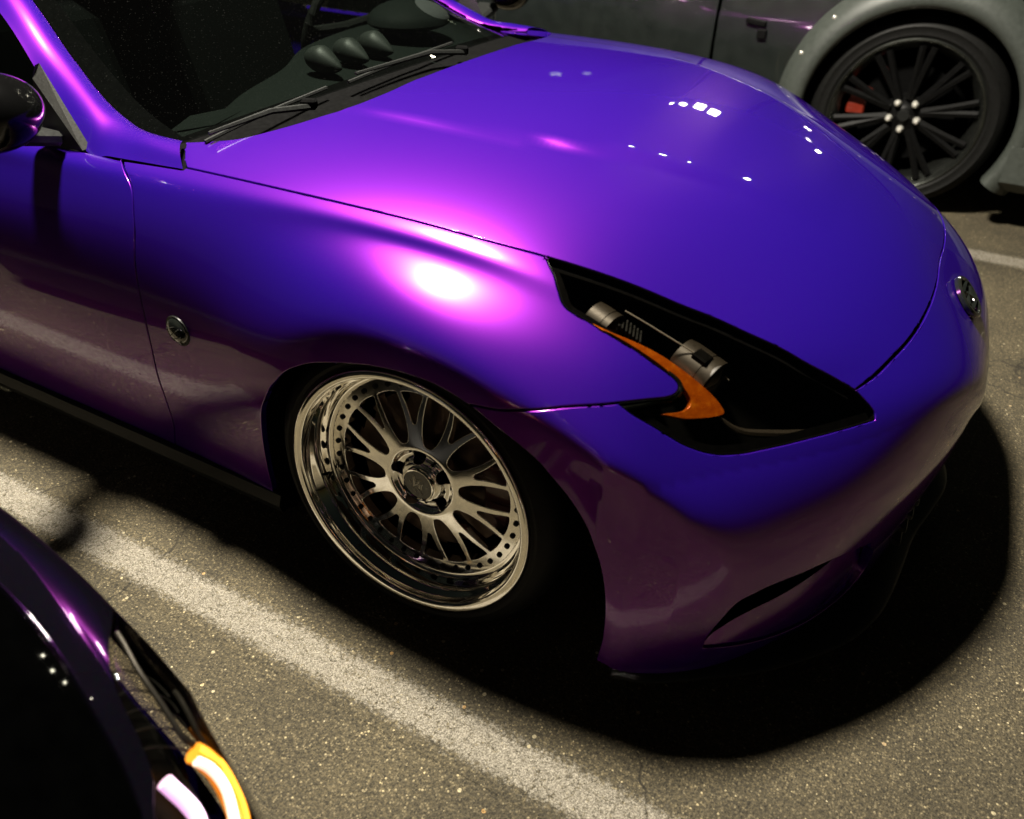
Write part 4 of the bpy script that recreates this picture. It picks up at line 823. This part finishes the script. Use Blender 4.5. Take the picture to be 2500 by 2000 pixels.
MB().add([(-.5,2.35,1.06),(-.5,3.85,1.06),(-1.1,2.5,1.62),(-1.1,3.7,1.62),(-2.4,2.5,1.65),(-2.4,3.7,1.65),(-2.6,2.3,1.08),(-2.6,3.9,1.08)],[(0,1,3,2),(2,3,5,4),(0,2,4,6),(1,7,5,3)]).obj('cabin',M['side'],sv_,smooth=False)
MB().add([(x,y,z) for x in(-.32,.12) for (y,z) in((2.12,.30),(2.07,.27),(2.06,.20),(2.10,.17),(3.9,.17))]+[(x,y,z) for x in(-2.5,-.32) for (y,z) in((2.12,.30),(2.07,.27),(2.06,.20),(2.10,.17),(3.9,.17))],[(i,i+1,i+6,i+5) for i in range(4)]+[(10+i,11+i,16+i,15+i) for i in range(4)]).obj('sill',M['trim'],sv_,auto=30)
MB().add([(x,y,z) for x in(.985,1.45) for (y,z) in((2.12,.42),(2.05,.36),(2.04,.22),(2.10,.17),(3.9,.17))],[(i,i+1,i+6,i+5) for i in range(4)]).obj('front_skirt',M['flare'],sv_,auto=30)
# flare
prof=[(.432,2.16),(.425,2.085),(.430,2.062),(.450,2.050),(.48,2.052),(.515,2.075),(.542,2.108),(.556,2.135)]
v=[];na=72
for i in range(na+1):
    a=math.radians(-28+236*i/na)
    for R_,y in prof: v.append((WX+R_*math.cos(a),y,WZ+R_*math.sin(a)))
k=len(prof); fl=meshobj('wheel_arch_flare',v,[(i*k+j,i*k+j+1,(i+1)*k+j+1,(i+1)*k+j) for i in range(na) for j in range(k-1)],M['flare'],sv_,auto=60); bm_fix(fl.data)
rv=MB().ball((0,0,0),(.0085,.005,.0085),12,8).obj('flare_rivet',M['silver'],sv_)
for i,a in enumerate((176,156,136,114,92,70,48,26,4)):
    o=rv if i==0 else dup(rv,sv_); a=math.radians(a); o.location=(WX+.520*math.cos(a),2.077,WZ+.520*math.sin(a))
MB().box((-.16,2.125,.705),(.045,.010,.012),Matrix.Rotation(.12,3,'Y'),.004).box((-.125,2.123,.66),(.02,.010,.02),None,.004).obj('fender_badge',M['dark'],sv_)
# arch tub and wheel
tb=MB(); pr=arcp(.46,math.radians(-25),math.radians(205)); n=len(pr)
tb.add([(x,yy,z) for yy in(2.14,2.6) for x,z in pr],[(i,i+1,n+i+1,n+i) for i in range(n-1)]); tb.add([(.0,2.6,0.05),(1.1,2.6,.05),(1.1,2.6,.9),(0,2.6,.9)],[(0,1,2,3)]); tb.obj('wheel_arch_liner',M['gapblack'],sv_)
bw=MB()
for k in range(10):
    a=2*PI*k/10+.25
    for da in (-.085,.085):
        p0=(.07*math.cos(a),.050,.07*math.sin(a)); p1=(.285*math.cos(a+da),.022,.285*math.sin(a+da))
        mid=tuple((x+y)/2 for x,y in zip(p0,p1)); bw.tube([p0,mid,p1],[.021,.015,.015],6)
bw.lathe([(0,.035),(.03,.034),(.045,.045),(.085,.046),(.09,.06)],40)
bwo=bw.obj('wheel',M['dark'],sv_); bwo.location=(WX,2.115,WZ)
MB().lathe([(.26,.12),(.265,.06),(.275,.035),(.290,.022),(.300,.004),(.308,-.002),(.314,.0),(.315,.008)],96).obj('rim_lip',simple('smoked_rim',(.05,.053,.048),.25,.9,noise=.1,nscale=60),bwo)
MB().lathe([(.312,.006),(.326,-.003),(.345,.0),(.358,-.006),(.374,.004),(.390,.022),(.398,.05),(.398,.26),(.3,.28)],96).obj('tyre',M['rubber'],bwo)
MB().lathe([(0,.10),(.20,.10),(.202,.125),(.27,.26)],48).obj('brake_disc',M['gapblack'],bwo)
cal=MB()
for a in (158,163,168,173,178,183): t=math.radians(a); cal.box((.205*math.cos(t),.072,.205*math.sin(t)),(.038,.022,.016),Matrix.Rotation(-t,3,'Y'),.007)
cal.obj('brake_caliper',M['redcal'],bwo)
cal=MB(); t=math.radians(128); cal.box((.20*math.cos(t),.075,.20*math.sin(t)),(.022,.014,.014),Matrix.Rotation(-t,3,'Y'),.005); cal.obj('caliper_tip',M['oxred'],bwo)
ln_=MB().lathe([(0,-.036),(.007,-.033),(.013,-.022),(.016,-.006),(.0165,.006)],10).obj('lug_nut',M['silver'],bwo)
for k in range(5):
    a=math.radians(72*k+56); o=ln_ if k==0 else dup(ln_,bwo); o.location=(.060*math.cos(a),.046,.060*math.sin(a))
MB().lathe([(0,.026),(.022,.026),(.026,.034)],24).obj('hub_cap',M['trim'],bwo)
MB().box((-.3,3.0,.30),(1.6,.55,.10)).obj('underbody',M['gapblack'],sv_,smooth=False)
bwr=copy_part_tree(bwo,sv_); bwr.location=(-2.25,2.115,WZ)
# ------------------------------------------------------------------ lamp posts of the car park (outside the frame, seen as reflections)
lp=tag(empty('lamp_post',(2.7,-3.4,0)),'tall grey lamp post whose arm reaches over the purple car','lamp post',group='car park lamp posts')
MB().tube([(0,0,0),(0,0,3.9),(-.35,.3,4.35),(-2.95,2.60,4.42)],[.07,.06,.05,.04],14).obj('post',M['pole'],lp)
MB().box((LAMP[0]-2.7,LAMP[1]+3.4,LAMP[2]+.075),(.24,.24,.05),None,.02).obj('lamp_head',M['pole'],lp)
def flood(loc,heads,label):
    r=tag(empty('floodlight_post',loc),label,'lamp post',group='distant floodlight posts')
    top=max(h_[2] for h_ in heads); MB().tube([(0,0,0),(0,0,top+.3)],[.09,.06],12).obj('post',M['pole'],r)
    xs=[h_[0] for h_ in heads]; MB().box(((min(xs)+max(xs))/2,0,top+.2),((max(xs)-min(xs))/2+.15,.04,.04)).obj('crossbar',M['pole'],r)
    for (x,y,z,sz) in heads:
        hd=MB().box((x,y+.06,z),(sz,.05,sz),None,.015).obj('lamp_head',M['pole'],r)
        MB().box((x,y-.002,z),(sz*.85,.012,sz*.85),None,.004).obj('lamp_glass',M['floods'],hd)
flood((-2.6,13.8,0),[(.25,0,5.6,.10),(.75,0,5.45,.17),(1.25,0,5.5,.17),(-.15,0,5.7,.07)],'far floodlight post carrying a short row of four heads')
flood((-7.5,16.0,0),[(0,0,4.9,.16),(.9,0,4.7,.12)],'far floodlight post at the left with two heads')
flood((1.0,19.0,0),[(0,0,4.3,.13),(1.3,0,5.6,.11)],'far floodlight post at the right with two heads at different heights')
flood((-.3,11.0,0),[(-1.7,0,8.2,.10),(-.6,0,8.3,.12),(.4,0,8.0,.11),(1.9,0,6.9,.08)],'near floodlight post with four small heads high up')

# ------------------------------------------------------------------ the person taking the picture: outside the frame, mirrored in the bumper
def skinned(name,verts,edges,radii,mat,parent=None,root=0,sub=2):
    me=bpy.data.meshes.new(name); me.from_pydata([tuple(v) for v in verts],edges,[]); o=bpy.data.objects.new(name,me); COL.objects.link(o)
    sk=o.modifiers.new('skin','SKIN'); sk.use_smooth_shade=True
    for i,r in enumerate(radii):
        me.skin_vertices[0].data[i].radius=(r,r) if not isinstance(r,tuple) else r
        me.skin_vertices[0].data[i].use_root=(i==root)
    ss=o.modifiers.new('sub','SUBSURF'); ss.levels=sub; ss.render_levels=sub
    me.materials.append(mat)
    if parent: o.parent=parent
    return o
pe=tag(empty('person',(.86,-2.12,0)),'person in dark jacket and khaki trousers holding up a phone beside the purple bumper','person')
pe.rotation_euler=(0,0,math.atan2(.88,-.47)-PI/2)      # local +y looks at the car
ph_=(0,.40,1.275)
Vb=[(0,0,.95),(0,.005,1.12),(0,-.01,1.33),(0,-.01,1.46),(0,.02,1.53),(0,.05,1.60),(0,.055,1.68),
    (-.10,0,.90),(-.11,.02,.50),(-.12,-.02,.09),(-.12,.12,.035),
    (.10,0,.90),(.11,-.03,.50),(.13,-.07,.09),(.14,.07,.035),
    (-.18,-.01,1.42),(-.25,.06,1.17),(-.10,.34,1.23),
    (.18,-.01,1.42),(.25,.06,1.17),(.10,.34,1.23)]
Eb=[(0,1),(1,2),(2,3),(3,4),(4,5),(5,6),(0,7),(7,8),(8,9),(9,10),(0,11),(11,12),(12,13),(13,14),(3,15),(15,16),(16,17),(3,18),(18,19),(19,20)]
Rb=[(.11,.08),(.12,.09),(.14,.10),(.10,.08),.052,(.070,.082),(.075,.092),.06,.050,.040,.036,.06,.050,.040,.036,.055,.040,.028,.055,.040,.028]
body_=skinned('body',Vb,Eb,Rb,M['skin'],pe)
skinned('jacket',[Vb[i] for i in (0,1,2,3,15,16,17,18,19,20)]+[(0,0,.80)],[(0,1),(1,2),(2,3),(3,4),(4,5),(5,6),(3,7),(7,8),(8,9),(0,10)],[(.18,.13),(.17,.13),(.185,.14),(.13,.10),.080,.062,.046,.080,.062,.046,(.215,.165)],M['jacket'],pe)
skinned('trousers',[Vb[0],Vb[7],Vb[8],(-.12,-.01,.14),Vb[11],Vb[12],(.13,-.06,.14)],[(0,1),(1,2),(2,3),(0,4),(4,5),(5,6)],[(.17,.12),.105,.080,.066,.105,.080,.066],M['khaki'],pe)
for x,y in((-.12,.05),(.135,.0)): skinned('shoe',[(x,y-.09,.045),(x,y+.02,.045),(x,y+.15,.035)],[(0,1),(1,2)],[(.042,.045),(.045,.042),(.042,.030)],M['shoe'],pe)
MB().ball((0,.035,1.70),(.088,.105,.115),24,14,lambda q:Vector((q.x,q.y if q.y<0 else q.y*.55,q.z if q.z>-.02 else q.z*.5))).obj('hair',M['hair'],pe)
fc_=MB().ball((0,.152,1.655),(.013,.020,.022),12,8); fc_.obj('nose',M['skin'],body_)
for x in(-.032,.032): MB().ball((x,.132,1.675),(.012,.010,.008),12,8).obj('eye',M['hair'],body_)
MB().ball((0,.138,1.615),(.024,.008,.006),12,8).obj('mouth',M['redcal'],body_)
for s_ in(-1,1):
    wr=(s_*.10,.34,1.23); hv=[wr,(s_*.088,.375,1.255)]; he=[(0,1)]; hr=[.026,(.030,.018)]
    for k in range(4):
        z0=1.285-.019*k; L1=(.036,.040,.038,.030)[k]; i0=len(hv); hv+=[(s_*.086,.392,z0),(s_*.084,.400+L1*.35,z0+.002),(s_*(.084-L1*.7),.398+L1*.15,z0+.002)]; he+=[(1,i0),(i0,i0+1),(i0+1,i0+2)]; hr+=[.0095,.0085,.0075]
    i0=len(hv); hv+=[(s_*.080,.370,1.275),(s_*.062,.372,1.292),(s_*.045,.376,1.295)]; he+=[(1,i0),(i0,i0+1),(i0+1,i0+2)]; hr+=[.012,.0105,.009]
    skinned('hand',hv,he,hr,M['skin'],body_)
pho=MB().box((0,.388,1.278),(.078,.0042,.038),None,.003).obj('phone',M['emblem'],None)
tag(pho,'black phone held up sideways in both hands by the person','phone'); pho.location=pe.location; pho.rotation_euler=pe.rotation_euler
